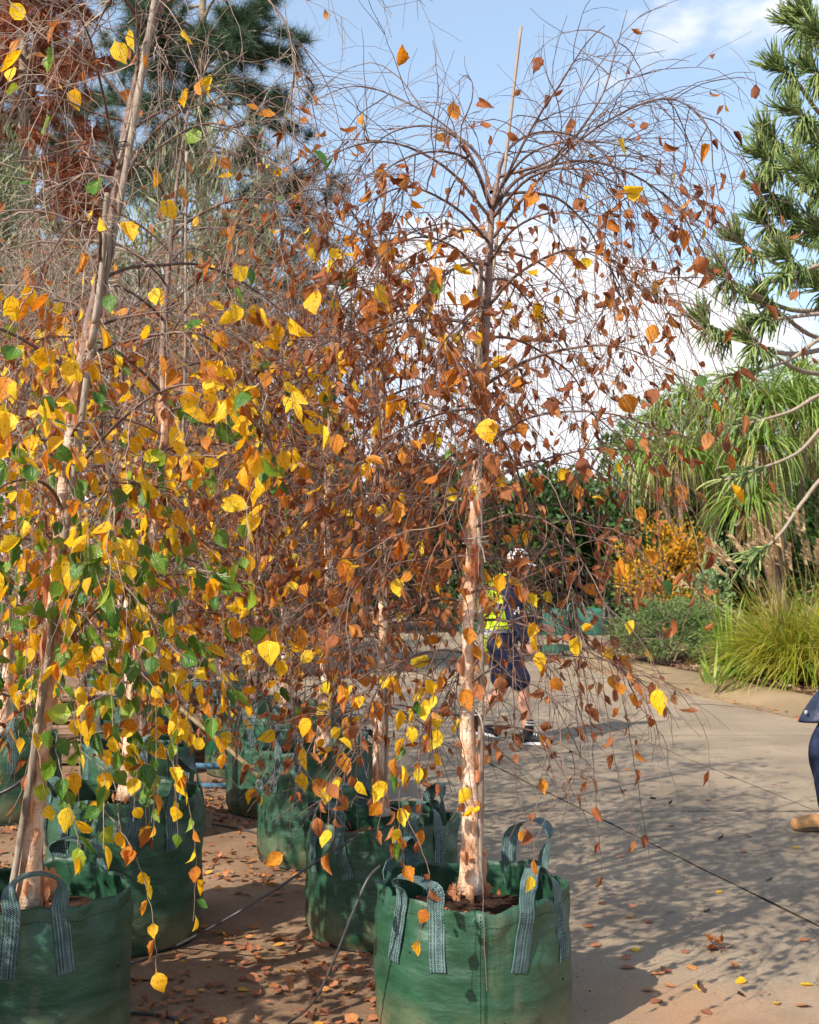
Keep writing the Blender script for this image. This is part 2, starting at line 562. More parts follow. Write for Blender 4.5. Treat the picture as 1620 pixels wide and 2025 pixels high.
M['dirt'] = dirtmat()
M['concrete'] = concmat('concrete')
M['kerb_concrete'] = concmat('kerb_concrete', (0.95, 0.88, 0.74), False)
M['joint'] = plain('joint_dirt', lin(66, 57, 48), 0.95, 0.1, 0.4, 40, 0.5)

# ground: one sheet, out to the horizon
gv = [(-600, -60, 0), (600, -60, 0), (600, 900, 0), (-600, 900, 0)]
kind(link('ground', mesh('ground', gv, np.array([[0, 1, 2, 3]]), M['dirt'])), 'structure')

road = empty('concrete_road', (1.5, 10, 0))
kind(road, 'structure')
rs = random.Random(5)


def slab(poly, top, chip=0.0, sub=10):
    """a concrete slab: polygon outline subdivided so its edges can be chipped"""
    out = []
    n = len(poly)
    for i in range(n):
        a, b = np.array(poly[i]), np.array(poly[(i + 1) % n])
        for k in range(sub):
            p = a + (b - a) * k / sub
            if k:
                p = p + np.array([rs.uniform(-1, 1), rs.uniform(-1, 1)]) * chip
            out.append(p)
    out = np.array(out)
    m = len(out)
    V = np.vstack([np.c_[out, np.full(m, -0.05)], np.c_[out, np.full(m, top - 0.005)], np.c_[out.mean(0) + (out - out.mean(0)) * 0.9975, np.full(m, top)]])
    k = np.arange(m)
    k2 = (k + 1) % m
    FS = [np.vstack([np.stack([k, k2, m + k2, m + k], 1), np.stack([m + k, m + k2, 2 * m + k2, 2 * m + k], 1)]), (2 * m + k)[None, :]]
    V = V - np.array([1.5, 10, 0])
    o = link('slab', mesh('slab', V, FS, [M['concrete'], M['joint']], midx=[1] * (2 * m) + [0]), road)
    return o


TJ = [0.6, 7.75, 11.2, 14.65, 18.1]
g_ = 0.005
for k in range(len(TJ)):
    y0, y1 = TJ[k] + g_ * 0.6, (TJ[k + 1] if k + 1 < len(TJ) else 19.9) - g_ * 0.6
    slab([(E_(y0), y0), (A_(y0) - 0.0075, y0), (A_(y1) - 0.0075, y1), (E_(y1), y1)], 0.031, 0.005, 40)
    slab([(A_(y0) + 0.0075, y0), (B_(y0) - g_ / 2, y0), (B_(y1) - g_ / 2, y1), (A_(y1) + 0.0075, y1)], 0.030, 0.005, 40)
    slab([(B_(y0) + g_ / 2, y0), (C_(y0), y0), (C_(y1), y1), (B_(y1) + g_ / 2, y1)], 0.0305, 0.002, 14)
slab([(-6.5, 19.93), (2.42, 19.93), (2.35, 21.0), (-6.5, 24.5)], 0.028, 0.004, 12)
slab([(-6.5, 24.52), (2.35, 21.02), (2.9, 23.0), (12, 23.6), (12, 28.6), (-6.5, 28.6)], 0.026, 0.004, 12)
kind(link('joint_bed', mesh('joint_bed', [(E_(0.6) + .02, 0.6, 0.004), (C_(0.6), 0.6, 0.004), (C_(19.9), 19.9, 0.004), (E_(19.9) + .02, 19.9, 0.004)], np.array([[0, 1, 2, 3]]), M['joint'])), 'structure')

# kerb: gutter and roll swept along a bent line
kp = smooth_path([(6.35, 0.8, 0), (5.26, 6, 0), (4.05, 11.8, 0), (3.2, 15.87, 0), (2.52, 19.5, 0), (2.32, 21.1, 0), (2.62, 22.4, 0), (3.6, 22.95, 0), (6, 23.1, 0), (12, 23.3, 0)], 90)
prof = [(0.0, -0.04), (0.0, 0.030), (0.10, 0.010), (0.22, 0.006), (0.36, 0.022), (0.52, 0.075), (0.66, 0.118), (0.80, 0.135), (0.90, 0.132), (0.93, 0.10), (0.93, -0.04)]
tk = unit(np.gradient(kp, axis=0))
nk = np.stack([tk[:, 1], -tk[:, 0], np.zeros(len(tk))], 1)
KV = np.array([[p + nk[i] * a * (1 + 0.02 * math.sin(i * 2.1)) + np.array([0, 0, z + 0.004]) for a, z in prof] for i, p in enumerate(kp)])
q = len(prof)
i0 = (np.arange(len(kp) - 1)[:, None] * q + np.arange(q - 1)[None, :]).ravel()
kind(link('kerb', mesh('kerb', KV.reshape(-1, 3), np.stack([i0, i0 + 1, i0 + q + 1, i0 + q], 1), M['kerb_concrete'], smooth=True)), 'structure')


def mulchmat():
    b = NT('mulch')
    g = b.n('ShaderNodeNewGeometry').outputs['Position']
    f = b.noise(g, 22, 6, 0.7)
    col = b.ramp(f, [(0.3, lin(46, 32, 26)), (0.5, lin(82, 58, 46)), (0.7, lin(122, 94, 76))])
    return b.done(b.pbsdf(col, 0.95, 0.1, b.bump(f, 1.0, 0.03)))


M['mulch'] = mulchmat()
M['chip'] = leafmat('bark_chip', [(0, lin(84, 58, 46)), (0.3, lin(126, 92, 72)), (0.6, lin(160, 128, 104)), (0.85, lin(122, 74, 52)), (1, lin(196, 172, 146))], transl=0.0, rough=0.85, vein=0.0)


def bed_z(x, y):
    return 0.14 + 0.10 * min(1, max(0, (x - C_(y) - 0.9) / 2.5)) + 0.035 * mnoise.noise(Vector((x * 1.3, y * 1.3, 0)))


inner = kp + nk * 0.915
bv, bf = [], []
W = 16
for i in range(len(inner)):
    a = inner[i]
    for j in range(W + 1):
        t = (j / W) ** 1.5
        p = a + (np.array([15.0, min(max(a[1], 1.0), 21.4), 0]) - a) * t
        bv.append((p[0], p[1], bed_z(p[0], p[1]) if j else 0.128))
for i in range(len(inner) - 1):
    for j in range(W):
        k = i * (W + 1) + j
        bf.append((k, k + 1, k + W + 2, k + W + 1))
kind(link('garden_bed', mesh('garden_bed', bv, np.array(bf), M['mulch'], smooth=True)), 'structure')

# ------------------------------------------------------------------ leaf shapes
def leaf_shape(rs_, dead=False, n=8, cols=2, serr=0.05, wid=0.36, petiole=0.16):
    """length 1 along +x from the stalk's foot, width along y; cols columns each side of the midrib"""
    V, UV = [], []
    bend = rs_.uniform(-0.9, 1.3) if not dead else rs_.uniform(-1.6, 2.2)
    fold = rs_.uniform(0.05, 0.8) if not dead else rs_.uniform(0.3, 1.3)
    curl = rs_.uniform(-0.6, 0.8) if not dead else rs_.uniform(1.0, 3.2) * rs_.choice([1, 1, -1])
    twist = rs_.uniform(-0.7, 0.7) if not dead else rs_.uniform(-1.3, 1.3)
    asym = rs_.uniform(0.9, 1.1) if not dead else rs_.uniform(0.6, 1.2)
    x, z, ang = petiole, 0.0, 0.0
    L = 1 - petiole
    rows = []
    for i in range(n + 1):
        t = i / n
        w = wid * (math.sin(math.pi * t ** 0.74) ** 0.95) * (1 - 0.22 * t ** 2) if 0 < t < 1 else 0.012
        if t > 0.8:
            w *= 0.92
        if dead:
            w *= rs_.uniform(0.8, 1.08)
        row = []
        tw = twist * t
        for j in range(-cols, cols + 1):
            s = j / cols
            ww = w * (asym if s > 0 else 1.0)
            if abs(j) == cols and 0 < i < n:
                ww *= 1 + (serr if i % 2 else -serr) * (1 + rs_.uniform(-0.5, 0.5))
            # curl the blade: arc across the width
            a = abs(s) * (fold + curl * abs(s) * 0.7)
            r = ww * abs(s)
            yy = math.copysign(r * (math.cos(a) if abs(a) < 2.6 else math.cos(2.6)), s) if s else 0.0
            zz = r * math.sin(a)
            if dead:
                zz += rs_.uniform(-0.03, 0.03)
            y2 = yy * math.cos(tw) - zz * math.sin(tw)
            z2 = yy * math.sin(tw) + zz * math.cos(tw)
            row.append((x - z2 * math.sin(ang) - (0.0), y2, z + z2 * math.cos(ang)))
            UV.append((t, s * w / wid * 0.5))
        rows.append(row)
        ang += bend / n * (0.4 + 1.2 * t)
        x += L / n * math.cos(ang)
        z += L / n * math.sin(ang)
    V = [p for r in rows for p in r]
    c = 2 * cols + 1
    Fq = [(i * c + j, i * c + j + 1, (i + 1) * c + j + 1, (i + 1) * c + j) for i in range(n) for j in range(c - 1)]
    # stalk: a thin strip welded to the midrib foot
    k = len(V)
    V += [(0, -0.008, 0.0), (0, 0.008, 0.0)]
    UV += [(0, 0), (0, 0)]
    mid = cols
    Fq.append((k, k + 1, mid + 1 if cols > 1 else mid + 1, mid - 1))
    return np.array(V), [np.array(Fq)], np.array(UV)


LR = random.Random(11)
SH_FRESH = [leaf_shape(LR, False, serr=LR.uniform(0.03, 0.10), wid=LR.uniform(0.29, 0.40)) for _ in range(12)]
SH_DEAD = [leaf_shape(LR, True, n=7, wid=0.30) for _ in range(12)]
SH_FRESH_LO = [leaf_shape(LR, False, n=5, cols=1, wid=LR.uniform(0.29, 0.39)) for _ in range(10)]
SH_DEAD_LO = [leaf_shape(LR, True, n=4, cols=1, wid=0.29) for _ in range(10)]
ME_LEAF = {}
for kname in ('leaf_yellow', 'leaf_orange', 'leaf_green', 'leaf_brown'):
    shp = SH_DEAD if kname == 'leaf_brown' else (SH_FRESH + SH_DEAD[:2] if kname == 'leaf_orange' else SH_FRESH)
    ME_LEAF[kname] = [mesh('leaf', s[0], s[1], M[kname], smooth=True, uv=s[2]) for s in shp]


def frame_mat(loc, ax, nr, size):
    ax = Vector(ax).normalized()
    y = Vector(nr).cross(ax)
    if y.length < 1e-4:
        y = Vector((0.3, 0.8, 0.5)).cross(ax)
    y.normalize()
    z = ax.cross(y)
    m = Matrix(((ax.x, y.x, z.x, loc[0]), (ax.y, y.y, z.y, loc[1]), (ax.z, y.z, z.z, loc[2]), (0, 0, 0, 1)))
    return m @ Matrix.Diagonal((size, size, size, 1))


# ------------------------------------------------------------------ birches
def grow(rng, start, dir0, length, S, g, wob, up=None):
    """all shoots at once: start (N,3), dir0 (N,3), length (N,) -> (N,S+1,3)"""
    N = len(start)
    P = np.zeros((N, S + 1, 3))
    P[:, 0] = start
    d = unit(dir0)
    ds = (length / S)[:, None]
    g = np.broadcast_to(g, (N,))[:, None]
    for k in range(S):
        d = d + rng.normal(0, wob, (N, 3))
        d[:, 2:3] -= g * ds
        d = unit(d)
        P[:, k + 1] = P[:, k] + d * ds
    return P


def at(P, idx, t):
    """points and tangents at parameter t along polylines"""
    S = P.shape[1] - 1
    f = np.clip(t * S, 0, S - 1e-6)
    i = f.astype(int)
    w = (f - i)[:, None]
    a, b = P[idx, i], P[idx, i + 1]
    return a + (b - a) * w, unit(b - a)


def in_view(p, margin=60):
    v = p - np.array([0, 0, CAMH])
    dz = v[:, 1] * cp + v[:, 2] * sp_
    x = CX + F * v[:, 0] / np.maximum(dz, 0.1)
    y = CY - F * (v[:, 2] * cp - v[:, 1] * sp_) / np.maximum(dz, 0.1)
    return (dz > 0.5) & (x > -margin) & (x < 1620 + margin) & (y > -margin) & (y < 2025 + margin), dz


def birch(label, trunk_pts, r0, r1, seed, n_prim=34, z0=0.75, nsec=13, nter=3.4, n_leaf=800, mixf=None, n_obj=300,
          plen=(0.75, 1.25), g1=1.7, floor=0.62, elev=(25, 55), size=1.0, group='weeping birches in grow bags', strands=(), ncurl=10,
          azb=None, fine=True, ztop=None, twigm='twig', sec_len=(0.25, 0.8), extra=()):
    rng = np.random.default_rng(seed)
    rr = random.Random(seed)
    tp = smooth_path(trunk_pts, 44)
    base = tp[0].copy()
    root = empty('birch_tree', base)
    tag(root, label, 'tree', group)
    u = np.linspace(0, 1, len(tp))
    R = r0 + (r1 - r0) * u ** 0.55
    R[:3] *= np.array([1.28, 1.12, 1.04])
    V, FS = tube(tp - base, R, 14, True)
    nn = np.array([mnoise.noise(Vector((p[0] * 22, p[1] * 22, p[2] * 5 + seed))) for p in V])
    ctr = np.repeat(tp - base, 14, axis=0)
    V = ctr + (V - ctr) * (1 + 0.10 * nn)[:, None]
    link('trunk', mesh('trunk', V, FS, M['bark'], smooth=True), root)

    # main branches
    hz = tp[:, 2]
    lo, hi = z0, (ztop or hz[-1] - 0.02)
    zz = np.sort(lo + (hi - lo) * ((np.arange(n_prim) + rng.uniform(0, 1, n_prim)) / n_prim) ** 0.9)
    st = np.stack([np.interp(zz, hz, tp[:, k]) for k in range(3)], 1)
    az = np.arange(n_prim) * 2.39996 + rng.uniform(0, 0.9, n_prim)
    if azb is not None:
        az = azb(az, zz, rng)
    rel = (zz - lo) / (hi - lo)
    el = np.radians(elev[0] + (elev[1] - elev[0]) * rel + rng.normal(0, 9, n_prim))
    d0 = np.stack([np.cos(az) * np.cos(el), np.sin(az) * np.cos(el), np.sin(el)], 1)
    pl = rng.uniform(plen[0], plen[1], n_prim) * (0.62 + 0.38 * np.clip(rel * 1.8, 0, 1))
    pl = np.minimum(pl, np.maximum(0.35, (zz - floor) * 1.25))
    PP = grow(rng, st, d0, pl, 20, g1 * rng.uniform(0.8, 1.25, n_prim), 0.055)
    xs = []
    for (p0, p1, p2, *more) in extra:                     # limbs of their own shape: through given points
        xs.append(smooth_path([p0, p1, p2, *more], 21))
    if xs:
        PP = np.concatenate([PP, np.array(xs)], 0)
        pl = np.concatenate([pl, [np.linalg.norm(np.diff(x, axis=0), axis=1).sum() for x in xs]])
        rel = np.concatenate([rel, np.full(len(xs), 0.6)])
    NP = len(PP)
    pr0 = (0.0034 + 0.0044 * np.clip(pl, 0, 1.4) / 1.1) * rng.uniform(0.8, 1.15, NP) * size
    if xs:
        pr0[-len(xs):] *= 0.95
    PR = pr0[:, None] * (1 - 0.80 * np.linspace(0, 1, 21)[None, :] ** 0.8)
    for k in range(NP):
        V, FS = tube_batch(PP[k:k + 1] - base, PR[k:k + 1], 6)
        link('branch', mesh('branch', V, FS, M['branch'], smooth=True), root)

    # twigs
    ns = int(NP * nsec)
    pi = rng.choice(NP, ns, p=pl / pl.sum())
    t = rng.uniform(0.12, 1.0, ns) ** 0.8
    s0, tg = at(PP, pi, t)
    rv = unit(rng.normal(0, 1, (ns, 3)))
    sd = tg * 0.75 + rv * 0.75
    upright = rng.uniform(0, 1, ns) < 0.16
    sd[upright, 2] += 0.55
    sl_ = rng.uniform(sec_len[0], sec_len[1], ns) * (1.0 - 0.25 * t)
    sl_[upright] *= 0.6
    sl_ = np.minimum(sl_, np.maximum(0.10, s0[:, 2] - floor + rng.uniform(-0.1, 0.12, ns)))
    gs = np.where(upright, rng.uniform(-0.3, 0.8, ns), rng.uniform(1.6, 4.2, ns))
    S2 = 10 if fine else 6
    SP = grow(rng, s0, sd, sl_, S2, gs, 0.15)
    sr0 = rng.uniform(0.0019, 0.0032, ns) * (0.6 + 0.55 * sl_) * (1.0 if fine else 1.35)
    SR = sr0[:, None] * (1 - 0.62 * np.linspace(0, 1, S2 + 1)[None, :]) * rng.uniform(0.8, 1.3, (ns, S2 + 1))
    nt_ = int(ns * nter)
    ti = rng.choice(ns, nt_, p=sl_ / sl_.sum())
    t2 = rng.uniform(0.1, 1.0, nt_)
    q0, qg = at(SP, ti, t2)
    qd = qg * 0.8 + unit(rng.normal(0, 1, (nt_, 3))) * 0.8
    ql = rng.uniform(0.05, 0.26, nt_)
    S3 = 3 if fine else 2
    QP = grow(rng, q0, qd, ql, S3, rng.uniform(0.0, 3.0, nt_), 0.14)
    QR = np.linspace(1, 0.6, S3 + 1)[None, :] * rng.uniform(0.0009, 0.0014, nt_)[:, None] * (1.0 if fine else 1.5)
    parts = [tube_batch(SP - base, SR, 3), tube_batch(QP - base, QR, 3)]
    lp, ld, lk, lsz = [], [], [], []
    for (pts, spec) in strands:                            # long hanging shoots
        sp = smooth_path(pts, 26)
        sp = sp + np.array([[mnoise.noise(Vector((i * 0.7, k * 9.1, seed + len(lp)))) * 0.006 for k in range(3)] for i in range(26)])
        parts.append(tube(sp - base, np.linspace(0.0018, 0.0011, 26), 5, False))
        for (tt, kn, s) in spec:
            i = min(24, int(tt * 25))
            lp.append(sp[i])
            ld.append(unit(sp[i + 1] - sp[i]))
            lk.append(kn)
            lsz.append(s)
    V, FS, _ = merge(parts)
    kind(link('twigs', mesh('twigs', V, FS, M[twigm], smooth=True), root), 'stuff')

    # leaves
    na = int(n_leaf * 0.45)
    nb = n_leaf - na
    ia = rng.choice(ns, na, p=sl_ / sl_.sum())
    pa, ga = at(SP, ia, rng.uniform(0.15, 1.0, na))
    ib = rng.choice(nt_, nb)
    pb, gb = at(QP, ib, rng.uniform(0.3, 1.0, nb))
    L = np.concatenate([pa, pb])
    Gd = np.concatenate([ga, gb])
    kinds = np.array([mixf(p, p[2] - base[2], rng) for p in L])
    keep = kinds != ''
    L, Gd, kinds = L[keep], Gd[keep], kinds[keep]
    n = len(L)
    sz = np.where(kinds == 'leaf_brown', rng.uniform(0.040, 0.086, n), rng.uniform(0.046, 0.104, n)) * size
    if lp:
        L = np.concatenate([L, lp])
        Gd = np.concatenate([Gd, ld])
        kinds = np.concatenate([kinds, lk])
        sz = np.concatenate([sz, lsz])
        n = len(L)
    ax = Gd * 0.45 + np.array([0, 0, -0.75]) + rng.normal(0, 0.42, (n, 3))
    nr = rng.normal(0, 1, (n, 3)) + np.array([-0.25, -0.75, 0.25])
    vis, dep = in_view(L)
    score = np.where(vis, sz / np.maximum(dep, 0.5), 0) * (1 + 0.15 * rng.uniform(-1, 1, n))
    if lp:
        score[-len(lp):] *= 1.6
    order = np.argsort(-score)
    big = [k for k in order[:n_obj] if score[k] > 0]
    for k in big:
        ms = ME_LEAF[kinds[k]]
        link('leaf', ms[rr.randrange(len(ms))], root, mat4=frame_mat(L[k] - base, ax[k], nr[k], sz[k]))
    rest = np.ones(n, bool)
    rest[big] = False
    mats, P2, mi = [], [], []
    for kn in ('leaf_yellow', 'leaf_orange', 'leaf_green', 'leaf_brown'):
        m = np.where(rest & (kinds == kn))[0]
        if not len(m):
            continue
        shp = (SH_DEAD_LO if kn == 'leaf_brown' else SH_FRESH_LO)
        b_ = bake(shp, rng.integers(0, len(shp), len(m)), L[m] - base, ax[m], nr[m], sz[m])
        P2.append(b_)
        mi.append(np.full(sum(len(f) for f in b_[1]), len(mats)))
        mats.append(M[kn])
    if P2:
        Vm, Fm, Um = merge(P2)
        kind(link('leaves', mesh('leaves', Vm, Fm, mats, smooth=True, uv=Um, midx=np.concatenate(mi)), root), 'stuff')

    # peeling bark: curled sheets standing off the stem
    for c in range(ncurl):
        uu = rr.uniform(0.0, 0.66) ** 1.15
        i = int(uu * 43)
        ctrp = tp[i] - base
        a = rr.uniform(0, 2 * math.pi) if c % 3 else rr.uniform(math.pi * 0.9, math.pi * 2.1)
        w = rr.uniform(0.018, 0.050) * size * (1.7 if c % 7 == 0 else 1)
        h = rr.uniform(0.025, 0.12) * size * (2.0 if c % 7 == 0 else 1)
        nA, nB = 8, 6
        sg = 1 if c % 2 else -1
        roll = rr.uniform(1.2, 4.6)
        skew = rr.uniform(-0.8, 0.8)
        rdv = np.array([math.cos(a), math.sin(a), 0])
        tdv = np.array([-math.sin(a), math.cos(a), 0]) * sg
        jag = [rr.uniform(0.55, 1.0) for _ in range(nA)]
        jag2 = [rr.uniform(0.55, 1.0) for _ in range(nA)]
        cv = []
        for bb in range(nB):
            v = bb / (nB - 1) * 2 - 1
            px_, pn_, th = 0.0, 0.0, 0.65
            lw = w * (1 - 0.35 * abs(v)) * rr.uniform(0.85, 1.1)
            for aa in range(nA):
                s_ = aa / (nA - 1)
                zz_ = v * h * 0.5 * (jag[aa] if v < 0 else jag2[aa]) * (1 - 0.35 * s_)
                cv.append(ctrp + rdv * (R[i] * 1.005 + pn_) + tdv * px_ + np.array([0, 0, zz_ + s_ * skew * h * 0.3]))
                px_ += lw / nA * math.cos(th)
                pn_ += lw / nA * math.sin(th)
                th += roll / nA
        cf = [(b2 * nA + a2, b2 * nA + a2 + 1, (b2 + 1) * nA + a2 + 1, (b2 + 1) * nA + a2) for b2 in range(nB - 1) for a2 in range(nA - 1)]
        link('bark_curl', mesh('bark_curl', cv, np.array(cf), M['curl'], smooth=True, uv=[(v[0] * 30, v[2] * 8) for v in cv]), root)
    return root, tp, R


def mixer(brown, orange, yellow, green):
    tot = brown + orange + yellow + green

    def f(p, h, rng):
        r = rng.uniform(0, tot)
        return 'leaf_brown' if r < brown else 'leaf_orange' if r < brown + orange else 'leaf_yellow' if r < brown + orange + yellow else 'leaf_green'
    return f


def trunk_px(pts, d, dd=0.0):
    n = len(pts)
    return [PX(x, y, d + dd * i / (n - 1)) for i, (x, y) in enumerate(pts)]


B, O, Y, G_ = 'leaf_brown', 'leaf_orange', 'leaf_yellow', 'leaf_green'


def seq(kinds, t0=0.2, t1=0.97, s=(0.05, 0.075), seed=0):
    r = random.Random(seed)
    return [(t0 + (t1 - t0) * (i + r.uniform(-0.3, 0.3)) / max(1, len(kinds) - 1), k, r.uniform(*s)) for i, k in enumerate(kinds)]


# the birch in the nearest bag on the right
D1 = 4.2


def mix1(p, h, rng):
    r = rng.uniform(0, 1)
    if p[2] > 2.8:                                 # the top of the dome is nearly bare
        if rng.uniform() < (0.8 if p[2] > 3.0 else 0.3):
            return ''
    if p[0] > 0.42 and p[2] > 1.9 and rng.uniform() < 0.48:
        return ''
    if 0.22 < p[0] < 0.62 and 1.05 < p[2] < 1.85 and rng.uniform() < 0.6:
        return ''
    if p[2] < 1.55 and rng.uniform() < (0.55 if p[0] > 0.40 else 0.25):
        return ''
    left_low = p[0] < 0.12 and p[2] < 1.35
    if left_low and r < 0.45:
        return Y if r < 0.3 else O
    lf = 1.0 if p[0] > 0.15 else 2.0
    if r < 0.035 * lf:
        return G_ if r < 0.006 else Y
    if r < 0.09 * lf:
        return O
    return B


str1 = [
    ([PX(1200, 1100, 4.0), PX(1190, 1300, 4.0), PX(1215, 1500, 3.98), PX(1262, 1680, 3.97)], seq([B, B, B, B, B, B], 0.1, 0.98, seed=1)),
    ([PX(1130, 1180, 3.9), PX(1165, 1400, 3.88), PX(1180, 1600, 3.86), PX(1192, 1740, 3.85)], seq([B, B, B, B, B], 0.3, 0.98, seed=2)),
    ([PX(1170, 1000, 4.1), PX(1205, 1240, 4.08), PX(1250, 1480, 4.06), PX(1285, 1700, 4.05)], seq([B, B, B, B, B], 0.25, 0.98, seed=3)),
    ([PX(1080, 1000, 4.0), PX(1140, 1200, 3.98), PX(1148, 1380, 3.96), PX(1165, 1560, 3.95)], seq([B, Y, B, B], 0.2, 0.95, seed=4)),
    ([PX(860, 1330, 3.8), PX(800, 1480, 3.76), PX(790, 1600, 3.73), PX(800, 1720, 3.72)], seq([Y, Y, Y, O, Y, Y, G_, O], 0.15, 0.97, (0.06, 0.08), 5)),
    ([PX(880, 1250, 3.8), PX(828, 1370, 3.76), PX(780, 1500, 3.74), PX(760, 1560, 3.73)], seq([Y, G_, Y, O, G_, Y], 0.25, 0.95, (0.06, 0.08), 6)),
    ([PX(796, 1600, 3.73), PX(838, 1690, 3.72), PX(850, 1740, 3.71), PX(842, 1800, 3.7), PX(820, 1880, 3.69)], seq([B, B, B, O, Y], 0.2, 0.98, seed=7)),
    ([PX(900, 1380, 3.9), PX(850, 1420, 3.82), PX(828, 1520, 3.79), PX(838, 1650, 3.78)], seq([B, Y, B, B, Y, B, B, O], 0.15, 0.98, (0.05, 0.078), 51)),
    ([PX(905, 1300, 3.9), PX(868, 1340, 3.8), PX(852, 1440, 3.77), PX(868, 1560, 3.76)], seq([B, O, Y, B, B, Y, B], 0.15, 0.98, (0.05, 0.078), 52)),
    ([PX(880, 1400, 3.9), PX(810, 1440, 3.83), PX(770, 1540, 3.80), PX(745, 1650, 3.79)], seq([B, Y, G_, B, B, O, B], 0.15, 0.98, (0.05, 0.075), 53)),
    ([PX(990, 1120, 3.85), PX(1040, 1170, 3.8), PX(1062, 1250, 3.78), PX(1070, 1330, 3.77)], seq([Y, O, Y, Y, Y, Y, O], 0.1, 0.98, (0.065, 0.085), 8)),
    ([PX(945, 1130, 3.9), PX(965, 1180, 3.86), PX(990, 1260, 3.84), PX(985, 1400, 3.83)], seq([B, B, O, B, B, Y, B, B, B], 0.1, 0.98, (0.05, 0.075), 31)),
    ([PX(1180, 860, 4.0), PX(1240, 950, 3.97), PX(1245, 1120, 3.95), PX(1255, 1250, 3.94)], seq([O, Y, B, Y, B, Y], 0.1, 0.98, (0.06, 0.08), 9)),
    ([PX(1300, 700, 4.1), PX(1395, 760, 4.08), PX(1432, 830, 4.06), PX(1445, 900, 4.05)], seq([B, O, B, B, O], 0.3, 0.98, (0.07, 0.09), 10)),
    ([PX(900, 1430, 3.9), PX(925, 1520, 3.86), PX(935, 1580, 3.85), PX(940, 1600, 3.84)], seq([Y, Y, Y], 0.5, 0.98, (0.06, 0.08), 12)),
    ([PX(1010, 1130, 3.85), PX(975, 1300, 3.8), PX(950, 1500, 3.75), PX(954, 1720, 3.73), PX(958, 1850, 3.72), PX(962, 1960, 3.71)], seq([B], 0.6, 0.7, (0.03, 0.04), 13)),
    ([PX(1040, 1150, 4.0), PX(1078, 1300, 3.95), PX(1085, 1450, 3.9), PX(1062, 1580, 3.86), PX(1056, 1680, 3.84), PX(1054, 1740, 3.83)], seq([B, O, B, O, Y], 0.4, 0.98, (0.05, 0.07), 14)),
]
e1 = [
    (PX(962, 880, 4.2), PX(1050, 825, 4.05), PX(1180, 815, 3.95), PX(1290, 850, 3.9), PX(1350, 960, 3.88)),
    (PX(975, 470, 4.2), PX(1075, 345, 4.1), PX(1200, 240, 4.05), PX(1335, 196, 4.0), PX(1440, 300, 3.95)),
    (PX(970, 420, 4.2), PX(1040, 345, 4.3), PX(1180, 320, 4.4), PX(1330, 400, 4.45), PX(1420, 560, 4.45)),
    (PX(970, 430, 4.2), PX(880, 330, 4.1), PX(760, 280, 4.0), PX(640, 320, 3.9), PX(590, 440, 3.9)),
    (PX(972, 400, 4.2), PX(910, 275, 4.25), PX(800, 200, 4.3), PX(700, 170, 4.3), PX(600, 210, 4.3)),
    (PX(968, 480, 4.2), PX(900, 410, 4.0), PX(800, 370, 3.9), PX(700, 430, 3.8), PX(650, 560, 3.78)),
    (PX(985, 350, 4.2), PX(1100, 310, 4.15), PX(1185, 200, 4.1), PX(1215, 110, 4.1), PX(1240, 20, 4.1)),
    (PX(935, 1010, 4.2), PX(860, 985, 4.1), PX(780, 1000, 4.0), PX(720, 1060, 3.95), PX(700, 1150, 3.93)),
    (PX(945, 850, 4.2), PX(880, 810, 4.3), PX(800, 800, 4.4), PX(720, 860, 4.45), PX(690, 960, 4.45)),
    (PX(975, 430, 4.2), PX(1050, 350, 4.0), PX(1150, 335, 3.85), PX(1250, 390, 3.8), PX(1320, 520, 3.78)),
    (PX(978, 390, 4.2), PX(1040, 310, 4.05), PX(1130, 280, 3.95), PX(1260, 300, 3.9), PX(1380, 410, 3.9)),
    (PX(970, 410, 4.2), PX(930, 320, 4.0), PX(850, 300, 3.8), PX(760, 340, 3.7), PX(710, 450, 3.68)),
    (PX(972, 380, 4.2), PX(940, 300, 4.4), PX(860, 250, 4.6), PX(760, 270, 4.7), PX(690, 370, 4.75)),
    (PX(975, 380, 4.2), PX(1010, 290, 4.4), PX(1090, 260, 4.6), PX(1190, 300, 4.7), PX(1260, 420, 4.75)),
    (PX(968, 520, 4.2), PX(1020, 450, 4.0), PX(1110, 420, 3.9), PX(1200, 470, 3.85), PX(1250, 600, 3.83)),
    (PX(965, 560, 4.2), PX(900, 490, 4.1), PX(820, 470, 4.0), PX(740, 520, 3.95), PX(690, 640, 3.93)),
]
tr1 = trunk_px([(930, 1764), (931, 1600), (924, 1450), (926, 1250), (938, 1000), (955, 760), (966, 560), (972, 430), (982, 370), (990, 320)], D1)
birch('weeping birch in the nearest bag beside the road, mostly brown curled leaves', tr1, 0.039, 0.007, 101, n_prim=30, z0=0.95, n_leaf=3000, mixf=mix1, n_obj=300,
      plen=(0.7, 1.12), strands=str1, ncurl=64, extra=e1, nsec=17, ztop=2.92, elev=(15, 30))

# the birch in the cut-off bag at the left edge
D2 = 4.15


def mix2(p, h, rng):
    r = rng.uniform(0, 1)
    z = p[2]
    if z > 2.45 and rng.uniform() < (0.85 if z < 2.8 else 0.93):
        return ''
    g = 0.56 if z < 1.65 else (0.30 if z < 2.15 else 0.07)
    b = 0.12 if z < 1.9 else (0.18 if z < 2.5 else 0.45)
    if r < g:
        return G_
    if r < g + b:
        return B
    return O if r < g + b + 0.10 else Y


